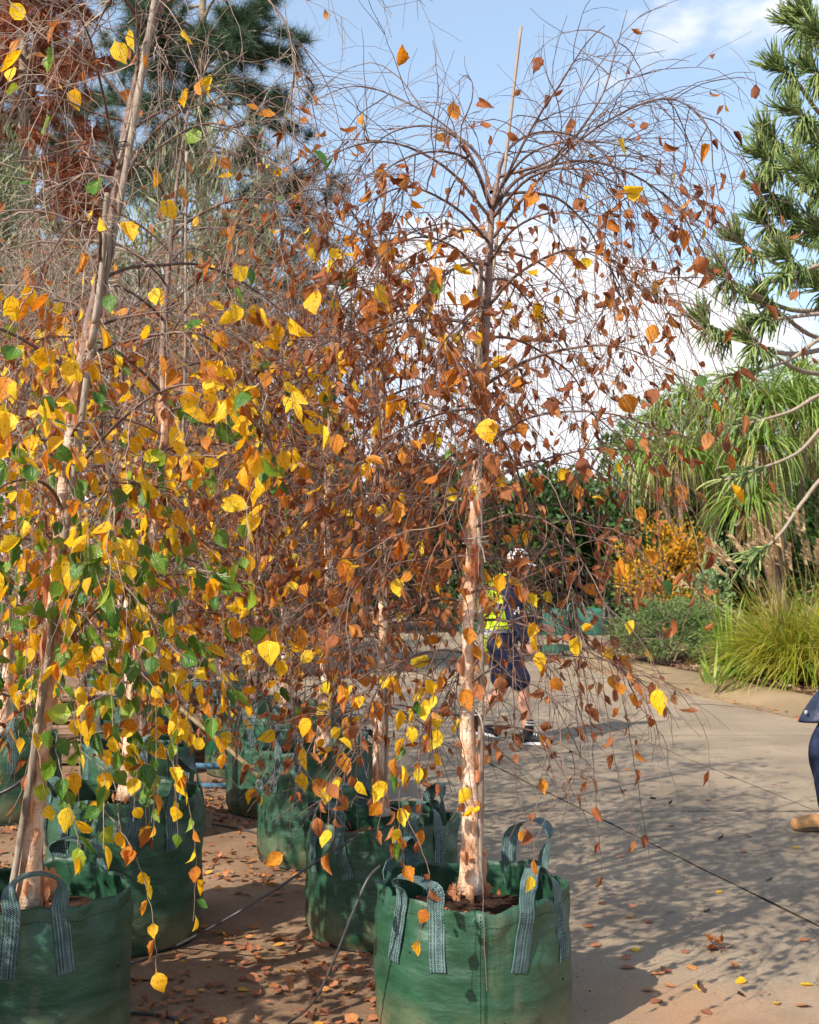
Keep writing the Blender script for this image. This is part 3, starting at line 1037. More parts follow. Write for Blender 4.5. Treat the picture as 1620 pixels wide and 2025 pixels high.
str2 = [
    ([PX(205, 1600, 3.75), PX(262, 1680, 3.7), PX(300, 1800, 3.68), PX(310, 1930, 3.66)], seq([Y, O, O, Y, Y, O, Y, O, O, Y], 0.2, 0.98, (0.055, 0.085), 21)),
    ([PX(330, 1480, 3.7), PX(372, 1590, 3.68), PX(388, 1700, 3.66), PX(382, 1820, 3.65)], seq([G_, Y, Y, G_, O, Y, O, Y, G_, Y], 0.1, 0.98, (0.05, 0.07), 22)),
    ([PX(330, 1270, 3.7), PX(390, 1330, 3.66), PX(420, 1420, 3.64), PX(450, 1500, 3.63)], seq([G_, Y, Y, O, G_, Y, Y], 0.1, 0.98, (0.065, 0.095), 23)),
    ([PX(110, 1480, 3.7), PX(130, 1560, 3.66), PX(150, 1640, 3.64), PX(160, 1690, 3.63)], seq([G_, G_, G_, Y, Y, G_, G_, Y], 0.1, 0.98, (0.07, 0.10), 24)),
    ([PX(190, 1420, 3.72), PX(205, 1500, 3.7), PX(205, 1600, 3.68), PX(205, 1680, 3.67)], seq([G_, Y, Y, G_, G_, G_, Y], 0.1, 0.98, (0.07, 0.095), 25)),
    ([PX(440, 700, 3.7), PX(480, 790, 3.66), PX(495, 860, 3.65), PX(515, 900, 3.64)], seq([Y, Y, O, Y, Y, O, Y, G_], 0.1, 0.98, (0.08, 0.12), 26)),
    ([PX(20, 720, 3.5), PX(12, 790, 3.46), PX(16, 850, 3.45), PX(10, 910, 3.44)], seq([O, Y, Y, O, Y, G_], 0.1, 0.98, (0.08, 0.12), 27)),
    ([PX(370, 1030, 3.7), PX(410, 1130, 3.66), PX(440, 1200, 3.64), PX(440, 1260, 3.63)], seq([G_, G_, Y, G_, Y, G_, G_], 0.1, 0.98, (0.06, 0.08), 28)),
    ([PX(105, 1100, 3.9), PX(70, 1180, 3.8), PX(52, 1300, 3.76), PX(45, 1430, 3.75)], seq([G_, Y, G_, G_, Y, G_, G_, Y, G_], 0.1, 0.98, (0.06, 0.09), 41)),
    ([PX(115, 1150, 3.9), PX(130, 1220, 3.8), PX(120, 1330, 3.76), PX(112, 1470, 3.75)], seq([Y, G_, Y, G_, G_, Y, G_, O, G_], 0.1, 0.98, (0.06, 0.09), 42)),
    ([PX(110, 1190, 3.95), PX(180, 1230, 3.85), PX(215, 1330, 3.8), PX(225, 1460, 3.79)], seq([G_, Y, G_, G_, Y, Y, G_, G_, Y], 0.1, 0.98, (0.06, 0.09), 43)),
    ([PX(100, 1300, 3.9), PX(60, 1360, 3.8), PX(75, 1480, 3.76), PX(95, 1600, 3.75)], seq([G_, G_, Y, G_, Y, G_, G_, Y], 0.1, 0.98, (0.06, 0.09), 44)),
    ([PX(100, 1330, 3.9), PX(140, 1390, 3.8), PX(148, 1480, 3.76), PX(128, 1580, 3.75)], seq([Y, G_, G_, Y, G_, G_, Y, G_], 0.1, 0.98, (0.065, 0.095), 45)),
    ([PX(120, 1020, 3.9), PX(60, 1010, 3.75), PX(20, 1100, 3.68), PX(18, 1240, 3.67)], seq([Y, G_, Y, G_, G_, Y, G_], 0.2, 0.98, (0.06, 0.09), 46)),
    ([PX(130, 940, 3.9), PX(150, 980, 3.75), PX(150, 1080, 3.7), PX(135, 1190, 3.69)], seq([G_, Y, G_, Y, G_, Y, O], 0.2, 0.98, (0.06, 0.09), 47)),
    ([PX(280, 1330, 3.75), PX(330, 1400, 3.7), PX(345, 1520, 3.67), PX(352, 1660, 3.66)], seq([Y, G_, Y, G_, Y, O, Y, G_], 0.15, 0.98, (0.055, 0.08), 48)),
    ([PX(560, 0, 3.9), PX(580, 120, 3.88), PX(575, 230, 3.87), PX(600, 330, 3.86)], seq([O], 0.9, 0.95, (0.05, 0.06), 29)),
]
_r = random.Random(77)
for _k in range(34):                                   # the leafy curtain round the lower stem
    _a, _q = _r.uniform(math.pi * 1.02, math.pi * 2.1), _r.uniform(0.12, 0.62)
    _z = _r.uniform(1.25, 1.95)
    _c = PX(55 + (1800 - (HZ - (_z - 1.6) / D2 * F)) * 0.09, HZ - (_z - 1.6) / D2 * F, D2)
    _p = _c + np.array([math.cos(_a) * _q, math.sin(_a) * _q * 0.8, 0])
    _l = min(_r.uniform(0.35, 0.75), _z - 0.72)
    _m = (_c + _p) / 2 + np.array([0, 0, 0.10])
    str2.append(([_c, _m, _p, _p + np.array([math.cos(_a) * 0.05, 0, -_l * 0.5]), _p + np.array([math.cos(_a) * 0.04, 0, -_l])],
                 seq([_r.choice([G_, G_, G_, Y, Y, Y, O]) for _ in range(9)], 0.3, 0.98, (0.05, 0.092), 100 + _k)))
e2 = [
    (PX(235, 390, 4.15), PX(280, 320, 4.05), PX(400, 245, 3.95), PX(500, 280, 3.9), PX(560, 390, 3.88)),
    (PX(235, 340, 4.15), PX(180, 315, 4.1), PX(90, 305, 4.0), PX(-30, 330, 3.95)),
    (PX(255, 240, 4.15), PX(190, 225, 4.1), PX(90, 190, 4.0), PX(-20, 240, 3.95)),
    (PX(290, 110, 4.15), PX(330, 70, 4.1), PX(400, 160, 4.0), PX(460, 330, 3.95)),
    (PX(330, 5, 4.15), PX(420, -40, 4.1), PX(530, 0, 4.0), PX(578, 90, 3.95), PX(575, 240, 3.95)),
    (PX(130, 960, 4.15), PX(200, 870, 4.0), PX(290, 790, 3.9), PX(380, 760, 3.85), PX(500, 800, 3.8), PX(540, 900, 3.8)),
    (PX(118, 930, 4.15), PX(70, 850, 4.05), PX(30, 820, 3.95), PX(-40, 850, 3.9)),
    (PX(205, 640, 4.15), PX(260, 625, 4.05), PX(350, 620, 3.95), PX(440, 680, 3.9), PX(490, 780, 3.88)),
    (PX(105, 1070, 4.15), PX(60, 1030, 4.0), PX(0, 1040, 3.95), PX(-50, 1100, 3.9)),
]
tr2 = trunk_px([(55, 1800), (72, 1560), (100, 1300), (118, 1080), (135, 900), (168, 690), (215, 470), (258, 220), (300, 60), (350, -60)], D2)
birch('leaning birch in the front-left bag, yellow and green leaves', tr2, 0.041, 0.014, 202, n_prim=28, z0=0.9, n_leaf=2400, mixf=mix2, n_obj=300,
      plen=(0.7, 1.1), strands=str2, ncurl=56, extra=e2, nsec=12, size=1.05, twigm='grey_twig')

# second on the left
def mix3(p, h, rng):
    r = rng.uniform(0, 1)
    if p[2] > 2.6 and rng.uniform() < 0.88:
        return ''
    return G_ if r < 0.04 else Y if r < 0.20 else O if r < 0.28 else B


tr3 = trunk_px([(252, 1580), (262, 1430), (280, 1240), (305, 1030), (326, 850), (322, 700), (338, 480), (352, 350), (372, 220)], 5.25)
birch('birch behind the leaning one, in the second bag of the left row', tr3, 0.042, 0.006, 303, n_prim=34, z0=0.95, n_leaf=2600, mixf=mix3, n_obj=300, plen=(0.75, 1.2), ncurl=24, nsec=13, ztop=3.2, elev=(22, 42), twigm='grey_twig')

# second on the right
def mix4(p, h, rng):
    r = rng.uniform(0, 1)
    if p[2] < 1.5 and rng.uniform() < 0.5:
        return ''
    if r < 0.10 and 1.9 < p[2] < 3.0 and p[0] < -0.1:
        return Y
    return Y if r < 0.03 else O if r < 0.09 else B


tr4 = trunk_px([(756, 1612), (748, 1470), (758, 1300), (752, 1100), (742, 900), (738, 700), (746, 540), (756, 430), (764, 370)], 5.3)
birch('birch with dense brown leaves in the second bag of the right row', tr4, 0.033, 0.006, 404, n_prim=36, z0=0.95, n_leaf=1950, mixf=mix4, n_obj=300, plen=(0.75, 1.15), ncurl=24, nsec=13, ztop=3.1, elev=(18, 36))

mixb = mixer(0.94, 0.04, 0.02, 0.0)


def mixfar(p, h, rng):
    if rng.uniform() < (0.12 if (p[2] - 1.6) / p[1] < 0.225 else 0.85):
        return ''
    return mixb(p, h, rng)


tr5 = trunk_px([(640, 1482), (644, 1330), (650, 1150), (648, 980), (655, 800), (660, 640), (668, 520)], 6.64)
birch('slim birch in the third bag of the right row, pale peeling trunk', tr5, 0.045, 0.010, 505, n_prim=34, z0=0.95, n_leaf=1700, mixf=mixfar, n_obj=160, ncurl=10, nsec=12)
tr6 = trunk_px([(566, 1412), (566, 1260), (560, 1100), (556, 940), (562, 780), (570, 640)], 7.95)
birch('birch in the fourth bag of the right row, shaggy trunk', tr6, 0.046, 0.010, 606, n_prim=34, z0=1.0, n_leaf=1500, mixf=mixfar, n_obj=100, ncurl=8, nsec=12, fine=False)


# the rest of the nursery rows further back
def far_birch(x, y, seed, label, h=3.6, n_obj=60, n_leaf=1700):
    r = random.Random(seed)
    pts = [np.array([x + r.uniform(-.04, .04) * k + r.uniform(-.1, .1) * (k / 5), y + r.uniform(-.05, .05) * k, 0.52 + (h - 0.52) * k / 5]) for k in range(6)]
    return birch(label, pts, 0.045, 0.006, seed, n_prim=32, z0=1.0, n_leaf=n_leaf, mixf=mixfar, n_obj=n_obj, ncurl=4, nsec=11, nter=3.0, fine=False, plen=(0.8, 1.35), twigm='grey_twig')


far = [
    (-2.62, 7.75, 'brown birch at the far left, behind the leaning one', 3.7),
    (-1.62, 7.2, 'brown birch third from the front in the left row', 3.6),
    (-1.25, 9.4, 'brown birch beyond the fourth bag of the right row', 3.8),
    (-2.15, 9.3, 'bare-topped birch between the two rows at the back', 3.9),
    (-3.2, 9.9, 'brown birch behind the far left one', 4.0),
    (-2.75, 11.4, 'twiggy birch deep in the nursery block, left of centre', 4.2),
    (-1.75, 11.2, 'last birch of the right row', 4.0),
    (-4.1, 12.0, 'tall twiggy birch deep at the left', 4.4),
]
for i, (x, y, lb, h) in enumerate(far):
    far_birch(x, y, 700 + i, lb, h)
# unseen birch added off frame, shaped short and dense to shade the front-left bag
tro = [np.array([-2.30, 3.05, 0.42]), np.array([-2.28, 3.05, 0.9]), np.array([-2.3, 3.08, 1.3]), np.array([-2.27, 3.1, 1.65])]
birch('short leafy birch, unseen, added outside the left edge to shade the front-left bag', tro, 0.035, 0.008, 888, n_prim=30, z0=0.7, n_leaf=2600, mixf=mix2, n_obj=20, ncurl=4, nsec=11, fine=False, plen=(0.45, 0.75), elev=(5, 30), floor=0.3)

# ------------------------------------------------------------------ grow bags
def grow_bag(label, c, r, h, seed, az_handles=(), seams=(), group='green grow bags', rz=0.0, detail=True, fill=0.12, hem=True, ups=None):
    rr = random.Random(seed)
    root = empty('grow_bag', (c[0], c[1], 0.0), rz)
    tag(root, label, 'grow bag', group)
    NA, NR = (120, 34) if seed < 7 else (72, 18)
    off = seed * 3.7

    def wall(a, t, inside=False):
        z = h * t
        cx_, sy_ = math.cos(a), math.sin(a)
        rad_ = r * (0.93 + 0.07 * min(1, t * 9)) * (1.0 - 0.035 * max(0, t - 0.8) / 0.2)
        rad_ *= 1 + 0.012 * math.sin(2 * a + off) + 0.008 * math.sin(3 * a + 1.3 * off)
        f = mnoise.noise(Vector((cx_ * 2.3 + off, sy_ * 2.3, z * 7))) * 0.012
        f += mnoise.noise(Vector((cx_ * 6 + off, sy_ * 6, z * 30))) * 0.0035
        top = max(0, t - 0.62) / 0.38
        f += top * (mnoise.noise(Vector((cx_ * 3.6, sy_ * 3.6 + off, 3 + z * 4))) * 0.042 + mnoise.noise(Vector((cx_ * 9, sy_ * 9 + off, z * 14))) * 0.016)
        sag = top ** 2 * (0.034 * mnoise.noise(Vector((cx_ * 1.6 + off, sy_ * 1.6, 7))) + 0.014 * mnoise.noise(Vector((cx_ * 5 + off, sy_ * 5, 2))))
        hh = 0.0
        for ha in az_handles:                       # the handles pull the rim up and out
            da = abs((a - ha + math.pi) % (2 * math.pi) - math.pi)
            hh += max(0, 1 - da / 0.42) * 0.014 * top
        rr_ = rad_ + f - (0.004 if inside else 0)
        return (rr_ * cx_, rr_ * sy_, z + sag + hh)

    V, UV = [], []
    for i in range(NR + 1):
        t = i / NR
        for k in range(NA):
            a = 2 * math.pi * k / NA
            V.append(wall(a, t))
            UV.append((a * r, t * h))
    NI = 8
    for i in range(NI + 1):
        t = 1.0 - (fill + 0.05) / h * i / NI
        for k in range(NA):
            a = 2 * math.pi * k / NA
            V.append(wall(a, t, True))
            UV.append((a * r, t * h))
    Fq = []
    for i in range(NR + NI + 1):
        for k in range(NA):
            k2 = (k + 1) % NA
            Fq.append((i * NA + k, i * NA + k2, (i + 1) * NA + k2, (i + 1) * NA + k))
    link('bag_wall', mesh('bag_wall', V, np.array(Fq), M['bag'], smooth=True, uv=UV), root)
    # base: dark welt round the foot
    ring = [(1.004 * wall(a, 0.012)[0], 1.004 * wall(a, 0.012)[1], 0.007) for a in np.linspace(0, 2 * math.pi, 61)]
    Vb, Fb = tube(ring, 0.006, 6, False)
    link('base_welt', mesh('base_welt', Vb, Fb, M['thread'], smooth=True), root)
    # soil
    sv, sf = [(0, 0, h - fill + 0.01)], []
    for i in range(1, 9):
        for k in range(48):
            a = 2 * math.pi * k / 48
            q_ = r * 0.94 * i / 8
            sv.append((q_ * math.cos(a), q_ * math.sin(a), h - fill + 0.012 * mnoise.noise(Vector((q_ * math.cos(a) * 14, q_ * math.sin(a) * 14, off))) + 0.006 * rr.uniform(-1, 1)))
    tri = [(0, 1 + k, 1 + (k + 1) % 48) for k in range(48)]
    for i in range(7):
        for k in range(48):
            sf.append((1 + i * 48 + k, 1 + (i + 1) * 48 + k, 1 + (i + 1) * 48 + (k + 1) % 48, 1 + i * 48 + (k + 1) % 48))
    link('soil', mesh('soil', sv, [np.array(tri), np.array(sf)], M['soil'], smooth=True), root)
    # dry leaves lying on the soil
    nl = 46
    la = np.array([rr.uniform(0, 6.283) for _ in range(nl)])
    lq = r * 0.9 * np.sqrt(np.array([rr.uniform(0.02, 1) for _ in range(nl)]))
    loc = np.stack([lq * np.cos(la), lq * np.sin(la), np.full(nl, h - fill + 0.014)], 1)
    axx = np.stack([np.cos(la * 7), np.sin(la * 7), np.array([rr.uniform(-.1, .35) for _ in range(nl)])], 1)
    nrm = np.array([[rr.uniform(-.4, .4), rr.uniform(-.4, .4), 1] for _ in range(nl)])
    bk = bake(SH_DEAD_LO, np.array([rr.randrange(10) for _ in range(nl)]), loc, axx, nrm, np.array([rr.uniform(.035, .06) for _ in range(nl)]))
    kind(link('soil_litter', mesh('soil_litter', bk[0], bk[1], M['litter'], smooth=True, uv=bk[2]), root), 'stuff')
    if not detail:
        return root
    # hem stitching, side seams
    if hem:
        st = []
        nst = 150
        for k in range(nst):
            a0, a1 = 2 * math.pi * k / nst, 2 * math.pi * (k + 0.62) / nst
            p0, p1 = np.array(wall(a0, 1 - 0.045 / h)), np.array(wall(a1, 1 - 0.045 / h))
            o0 = np.array([math.cos(a0), math.sin(a0), 0]) * 0.0012
            st.append(np.array([p0 + o0, p1 + o0]))
        Vh, Fh = tube_batch(np.array(st), np.full((nst, 2), 0.0011), 4)
        kind(link('hem_stitching', mesh('hem_stitching', Vh, Fh, M['thread']), root), 'stuff')
    for sa in seams:
        V2, n_ = [], 30
        uvs = []
        for i in range(n_ + 1):
            t = 0.02 + 0.965 * i / n_
            for w_ in (-0.017, -0.012, 0.012, 0.017):
                a = sa + w_ / r
                p = np.array(wall(a, t))
                e = 0.0032 if abs(w_) < 0.015 else -0.001
                V2.append(p + np.array([math.cos(a), math.sin(a), 0]) * e)
                uvs.append((a * r, t * h))
        F2 = [(i * 4 + j, i * 4 + j + 1, (i + 1) * 4 + j + 1, (i + 1) * 4 + j) for i in range(n_) for j in range(3)]
        se = link('side_seam', mesh('side_seam', V2, np.array(F2), M['bag'], smooth=True, uv=uvs), root)
        st = []
        for w_ in (-0.008, 0.008):
            for i in range(44):
                a = sa + w_ / r
                p0, p1 = np.array(wall(a, 0.03 + i / 44 * 0.95)), np.array(wall(a, 0.03 + (i + 0.6) / 44 * 0.95))
                o0 = np.array([math.cos(a), math.sin(a), 0]) * 0.0046
                st.append(np.array([p0 + o0, p1 + o0]))
        Vh, Fh = tube_batch(np.array(st), np.full((len(st), 2), 0.0012), 4)
        kind(link('stitching', mesh('stitching', Vh, Fh, M['thread']), se), 'stuff')
    # eyelet rivets
    for k in range(7):
        a = rr.uniform(0, 6.283)
        t = rr.uniform(0.2, 0.7)
        p = np.array(wall(a, t)) + np.array([math.cos(a), math.sin(a), 0]) * 0.0005
        Vr, Fr = tube([p, p + np.array([math.cos(a), math.sin(a), 0]) * 0.002], 0.0042, 8)
        link('drain_eyelet', mesh('drain_eyelet', Vr, Fr, M['thread']), root)
    # handles
    for hi_, ha in enumerate(az_handles):
        half = rr.uniform(0.19, 0.25)
        up = rr.uniform(0.075, 0.135) if not ups else ups[hi_]
        lean = rr.uniform(-0.04, 0.07)
        drop = 0.20
        hw = 0.028
        pts, wid, nor = [], [], []

        def wallp(a, z, out=0.004):
            p = np.array(wall(a, min(1.0, z / h)))
            p += np.array([math.cos(a), math.sin(a), 0]) * out
            return p
        slant = rr.uniform(-1.0, 1.0)
        for sgn in (-1, 1):
            leg = []
            for k in range(9):
                z = h - drop + drop * k / 8
                a = ha + sgn * half + (1 - k / 8) * 0.13 * (slant + 0.35 * sgn)
                leg.append((wallp(a, z), a))
            if sgn == -1:
                A = leg
            else:
                Bq = leg[::-1]
        for p, a in A:
            pts.append(p)
            wid.append(np.array([-math.sin(a), math.cos(a), 0]))
        pA, pB = A[-1][0], Bq[0][0]
        rad_dir = np.array([math.cos(ha), math.sin(ha), 0])
        tan_dir = np.array([-math.sin(ha), math.cos(ha), 0])
        NL = 18
        for k in range(1, NL):
            s = k / NL
            e = math.sin(math.pi * s)
            p = pA * (1 - s) + pB * s
            sw = (0.5 - 0.5 * math.cos(math.pi * s))
            p = pA * (1 - sw) + pB * sw + np.array([0, 0, up]) * e ** 0.75 + rad_dir * lean * e ** 1.4 + tan_dir * 0.02 * math.sin(2 * math.pi * s) * (1 if hi_ % 2 else -1)
            tw = min(1.0, e * 1.25) * math.pi / 2
            w_ = tan_dir * math.cos(tw) * (1 if s < 0.5 else 1) + rad_dir * math.sin(tw) * (1 if s < 0.5 else 1)
            if s > 0.5:
                w_ = tan_dir * math.cos(tw) * -1 + rad_dir * math.sin(tw)
            pts.append(p)
            wid.append(w_)
        for p, a in Bq:
            pts.append(p)
            wid.append(-np.array([-math.sin(a), math.cos(a), 0]))
        pts = np.array(pts)
        wid = unit(np.array(wid))
        tg_ = unit(np.gradient(pts, axis=0))
        wid = unit(wid - tg_ * (wid * tg_).sum(1, keepdims=True))
        nor = np.cross(tg_, wid)
        th = 0.0016
        cum = np.concatenate([[0], np.cumsum(np.linalg.norm(np.diff(pts, axis=0), axis=1))])
        V3, U3 = [], []
        for i in range(len(pts)):
            for (sw_, sn) in ((-1, -1), (-0.33, -1.0), (0.33, -1.0), (1, -1), (1, 1), (0.33, 1.0), (-0.33, 1.0), (-1, 1)):
                V3.append(pts[i] + wid[i] * hw * sw_ + nor[i] * th * sn)
                U3.append((cum[i], sw_ * hw))
        n8 = 8
        F3 = [(i * n8 + j, i * n8 + (j + 1) % n8, (i + 1) * n8 + (j + 1) % n8, (i + 1) * n8 + j) for i in range(len(pts) - 1) for j in range(n8)]
        F3 += []
        caps = [np.arange(n8)[::-1], np.arange(n8) + (len(pts) - 1) * n8]
        hn = link('handle', mesh('handle', V3, [np.array(F3), np.array(caps)], M['strap'], smooth=False, uv=U3), root)
        st = []
        for ends in (range(0, 8), range(len(pts) - 8, len(pts))):
            ends = list(ends)
            for off_ in (-0.72, -0.25, 0.25, 0.72):
                for i in ends[:-1]:
                    for q0_, q1_ in ((0.05, 0.4), (0.55, 0.9)):
                        a_ = pts[i] * (1 - q0_) + pts[i + 1] * q0_ + wid[i] * hw * off_
                        b_ = pts[i] * (1 - q1_) + pts[i + 1] * q1_ + wid[i] * hw * off_
                        rdv = unit(np.array([a_[0], a_[1], 0])) * (th + 0.0006)
                        st.append(np.array([a_ + rdv, b_ + rdv]))
        Vh, Fh = tube_batch(np.array(st), np.full((len(st), 2), 0.0011), 4)
        kind(link('stitching', mesh('stitching', Vh, Fh, M['thread']), hn), 'stuff')
    return root


def bag_c(px, d):
    p = PX(px, HZ, d)
    return (p[0], p[1])


dg = rad
grow_bag('nearest green grow bag with webbing handles, at the bottom beside the road', bag_c(934, 4.21), 0.343, 0.50, 1, (dg(232), dg(312), dg(50), dg(140)), (dg(272), dg(92)), ups=(0.085, 0.10, 0.15, 0.11))
grow_bag('green grow bag cut off by the bottom-left corner', bag_c(65, 4.17), 0.352, 0.50, 2, (dg(292), dg(205), dg(75)), (dg(262),))
grow_bag('green grow bag second in the left row, behind the corner one', bag_c(255, 5.26), 0.335, 0.62, 3, (dg(305), dg(40), dg(220)), (dg(255),))
grow_bag('green grow bag second in the right row, a black tube tied to it', bag_c(757, 5.32), 0.330, 0.50, 4, (dg(222), dg(305), dg(120), dg(40)), (dg(190),))
grow_bag('green grow bag third in the right row', bag_c(632, 6.66), 0.335, 0.60, 5, (dg(245), dg(330), dg(60)), (dg(200),))
grow_bag('tall green grow bag fourth in the right row, at the back', bag_c(566, 7.98), 0.39, 0.66, 6, (dg(222), dg(255), dg(330)), (dg(200),))
grow_bag('green grow bag at the left edge behind the first trunk', (-2.62, 7.75), 0.36, 0.52, 7, (dg(310), dg(220)), ())
grow_bag('green grow bag hidden behind the second one of the left row', (-1.62, 7.2), 0.33, 0.54, 8, (dg(300), dg(200)), ())
for i, (x, y, lb, h) in enumerate(far[2:]):
    grow_bag('green grow bag under the ' + lb, (x, y), 0.35, 0.56, 20 + i, (dg(250), dg(340)), (), detail=True, hem=False)
grow_bag('green grow bag of the added shade birch, unseen outside the left edge of the picture', (-2.30, 3.05), 0.34, 0.5, 40, (dg(300),), ())  # unseen bag added under the birch that shades the front-left bag

# ------------------------------------------------------------------ stakes and ties
def stake(label, p0, p1, r, ties=(), mat='stake', tiemat='tie', name='stake', cat='stake', group=None, bow=0.006):
    p0, p1 = np.array(p0, float), np.array(p1, float)
    root = empty(name, p0)
    tag(root, label, cat, group)
    n = 24
    t = np.linspace(0, 1, n)[:, None]
    P = p0 + (p1 - p0) * t
    P[:, 0] += np.sin(t[:, 0] * 5) * bow
    V, FS = tube(P - p0, np.full(n, r) * (1 + 0.05 * np.sin(np.arange(n) * 2.2)), 9)
    link('shaft', mesh('shaft', V, FS, M[mat], smooth=True), root)
    for tt, rad_, off in ties:
        c = p0 + (p1 - p0) * tt + np.array(off) - p0
        for dz in (-0.008, 0.008):
            a = np.linspace(0, 2 * math.pi, 25)
            ring = np.stack([c[0] + rad_ * np.cos(a), c[1] + rad_ * 0.8 * np.sin(a), c[2] + dz + 0.006 * np.sin(a + 1)], 1)
            V, FS = tube(ring, 0.0022, 5, False)
            link('tie', mesh('tie', V, FS, M[tiemat], smooth=True), root)
        if tiemat == 'tie':
            for sg in (-1, 1):
                tail = [c + np.array([sg * 0.0, -rad_ * 0.8, 0]), c + np.array([sg * 0.02, -rad_ - 0.012, -0.03]), c + np.array([sg * 0.03, -rad_ - 0.01, -0.08])]
                V, FS = tube(smooth_path(tail, 8), 0.0026, 4)
                link('tie_tail', mesh('tie_tail', V, FS, M[tiemat]), root)
    return root


stake('grey wooden stake against the right side of the nearest trunk', PX(948, 1780, 4.19), PX(950, 640, 4.19), 0.0115, [(0.62, 0.045, (-0.015, 0.0, 0)), (0.33, 0.05, (-0.02, 0, 0))], group='tree stakes')
stake('long thin cane rising above the crown of the nearest birch', PX(945, 780, 4.24), PX(1032, 52, 4.26), 0.0058, mat='grey_twig', group='tree stakes', bow=0.002)
stake('dark split stake ending just below the fork of the nearest birch', PX(940, 900, 4.16), PX(955, 518, 4.16), 0.010, group='tree stakes')
stake('pale stake standing left of the leaning trunk', PX(17, 1800, 4.10), PX(196, 610, 4.10), 0.0125, [(0.78, 0.04, (0.0, 0.03, 0)), (0.93, 0.045, (0.01, 0.03, 0))], group='tree stakes')
stake('pale upper stake tied to the top of the leaning trunk', PX(178, 690, 4.08), PX(322, -60, 4.08), 0.0125, [(0.18, 0.04, (0.01, 0.03, 0)), (0.33, 0.042, (0.01, 0.03, 0))], group='tree stakes')
stake('short pale stake doubled beside the upper one of the leaning trunk', PX(185, 640, 4.05), PX(216, 382, 4.05), 0.010, group='tree stakes')
stake('black-tied cane along the top of the leaning trunk', PX(232, 330, 4.12), PX(318, -40, 4.12), 0.006, [(0.12, 0.028, (0, 0.01, 0)), (0.61, 0.03, (0, 0.01, 0)), (0.8, 0.03, (0, 0.01, 0))], tiemat='black_plastic', group='tree stakes')
stake('thin cane beside the trunk of the second left birch', PX(360, 900, 5.2), PX(372, 300, 5.2), 0.007, [(0.78, 0.026, (-0.015, 0.02, 0))], tiemat='black_plastic', group='tree stakes')
stake('cane beside the trunk of the second right birch', PX(764, 1560, 5.26), PX(756, 560, 5.26), 0.009, group='tree stakes')
stake('tan pole leaning across behind the third right bag', PX(515, 1538, 6.35), PX(335, 1380, 7.0), 0.013, mat='tan_pole', name='pole', cat='pole')
pr_ = PX(513, 1552, 6.28)
a = np.linspace(0, 2 * math.pi, 25)
V, FS = tube(np.stack([pr_[0] + 0.016 * np.cos(a), np.full(25, pr_[1]), pr_[2] + 0.022 * np.sin(a)], 1), 0.006, 6, False)
tag(link('metal_ring', mesh('metal_ring', V, FS, plain('zinc', lin(170, 172, 172), 0.4, 0.5, 0.1, metal=0.6), smooth=True)), 'small grey metal ring at the lower end of the tan pole', 'ring')

# irrigation hoses
def hose(label, pts, r=0.0065, n=40, mat='hose'):
    V, FS = tube(smooth_path(pts, n), r, 7)
    o = link('irrigation_hose', mesh('irrigation_hose', V, FS, M[mat], smooth=True))
    return tag(o, label, 'hose', 'irrigation hoses')


hose('dark thin irrigation hose running straight from the second right bag to the ground', [PX(716, 1648, 4.95), PX(640, 1695, 4.9), PX(540, 1762, 4.85), PX(440, 1822, 4.82), GR(345, 1872, 0.012), GR(262, 1905, 0.01), GR(180, 1930, 0.01)], 0.0055)
hose('grey irrigation hose curving from the nearest bag down to the ground', [PX(752, 1712, 3.95), PX(728, 1738, 3.9), PX(700, 1800, 3.88), PX(660, 1900, 3.92), PX(622, 1978, 3.99), GR(575, 2020, 0.012), GR(500, 2060, 0.008)], 0.0045)
hose('black hose lying in the litter by the corner bag', [GR(250, 2003, 0.008), GR(300, 2006, 0.008), GR(340, 2013, 0.008), GR(380, 2035, 0.008)], 0.006)
hose('thick black hose bent between the bags at the left edge', [PX(-30, 1580, 6.9), PX(20, 1560, 6.9), PX(60, 1530, 6.9), PX(90, 1500, 7.0)], 0.012, mat='black_plastic')
hose('thin black hose on the ground beside the third right bag', [GR(420, 1630, 0.008), GR(470, 1638, 0.008), GR(515, 1650, 0.008), GR(560, 1670, 0.008)], 0.006)

# ------------------------------------------------------------------ timbers and rails behind the left row
tb = random.Random(3)
zt = 0.0
TL = [('lowest weathered timber of the stack behind the bags', 0.0, 0.17), ('second timber up in the stack behind the bags', 0.172, 0.15), ('third timber up in the stack behind the bags', 0.324, 0.16), ('topmost split timber of the stack behind the bags', 0.486, 0.12)]
for i, (lb, z, h) in enumerate(TL):
    x0, x1 = -3.4 + i * 0.12, -1.55 - 0.1 * (i % 2)
    n, kk = 22, 10
    pts = np.array([[x0 + (x1 - x0) * t, 9.75 + 0.03 * i + 0.03 * math.sin(t * 4), z + h / 2 + 0.004] for t in np.linspace(0, 1, n)])
    V, FS = tube_batch(pts[None], np.full((1, n), h * 0.5), kk, True)
    ctr = np.repeat(pts, kk, axis=0)
    dlt = V - ctr
    dlt[:, 1] = np.clip(dlt[:, 1] * 1.9, -0.13, 0.13)
    dlt[:, 2] = np.clip(dlt[:, 2] * 1.3, -h / 2, h / 2)
    V = ctr + dlt * np.array([1 + 0.09 * mnoise.noise(Vector((p[0] * 7, p[1] * 20, p[2] * 25))) for p in V])[:, None]
    c0 = np.array([x0, 9.75, z])
    tag(link('timber', mesh('timber', V - c0, FS, M['timber'], smooth=False), loc=c0), lb, 'timber', 'stacked timbers')
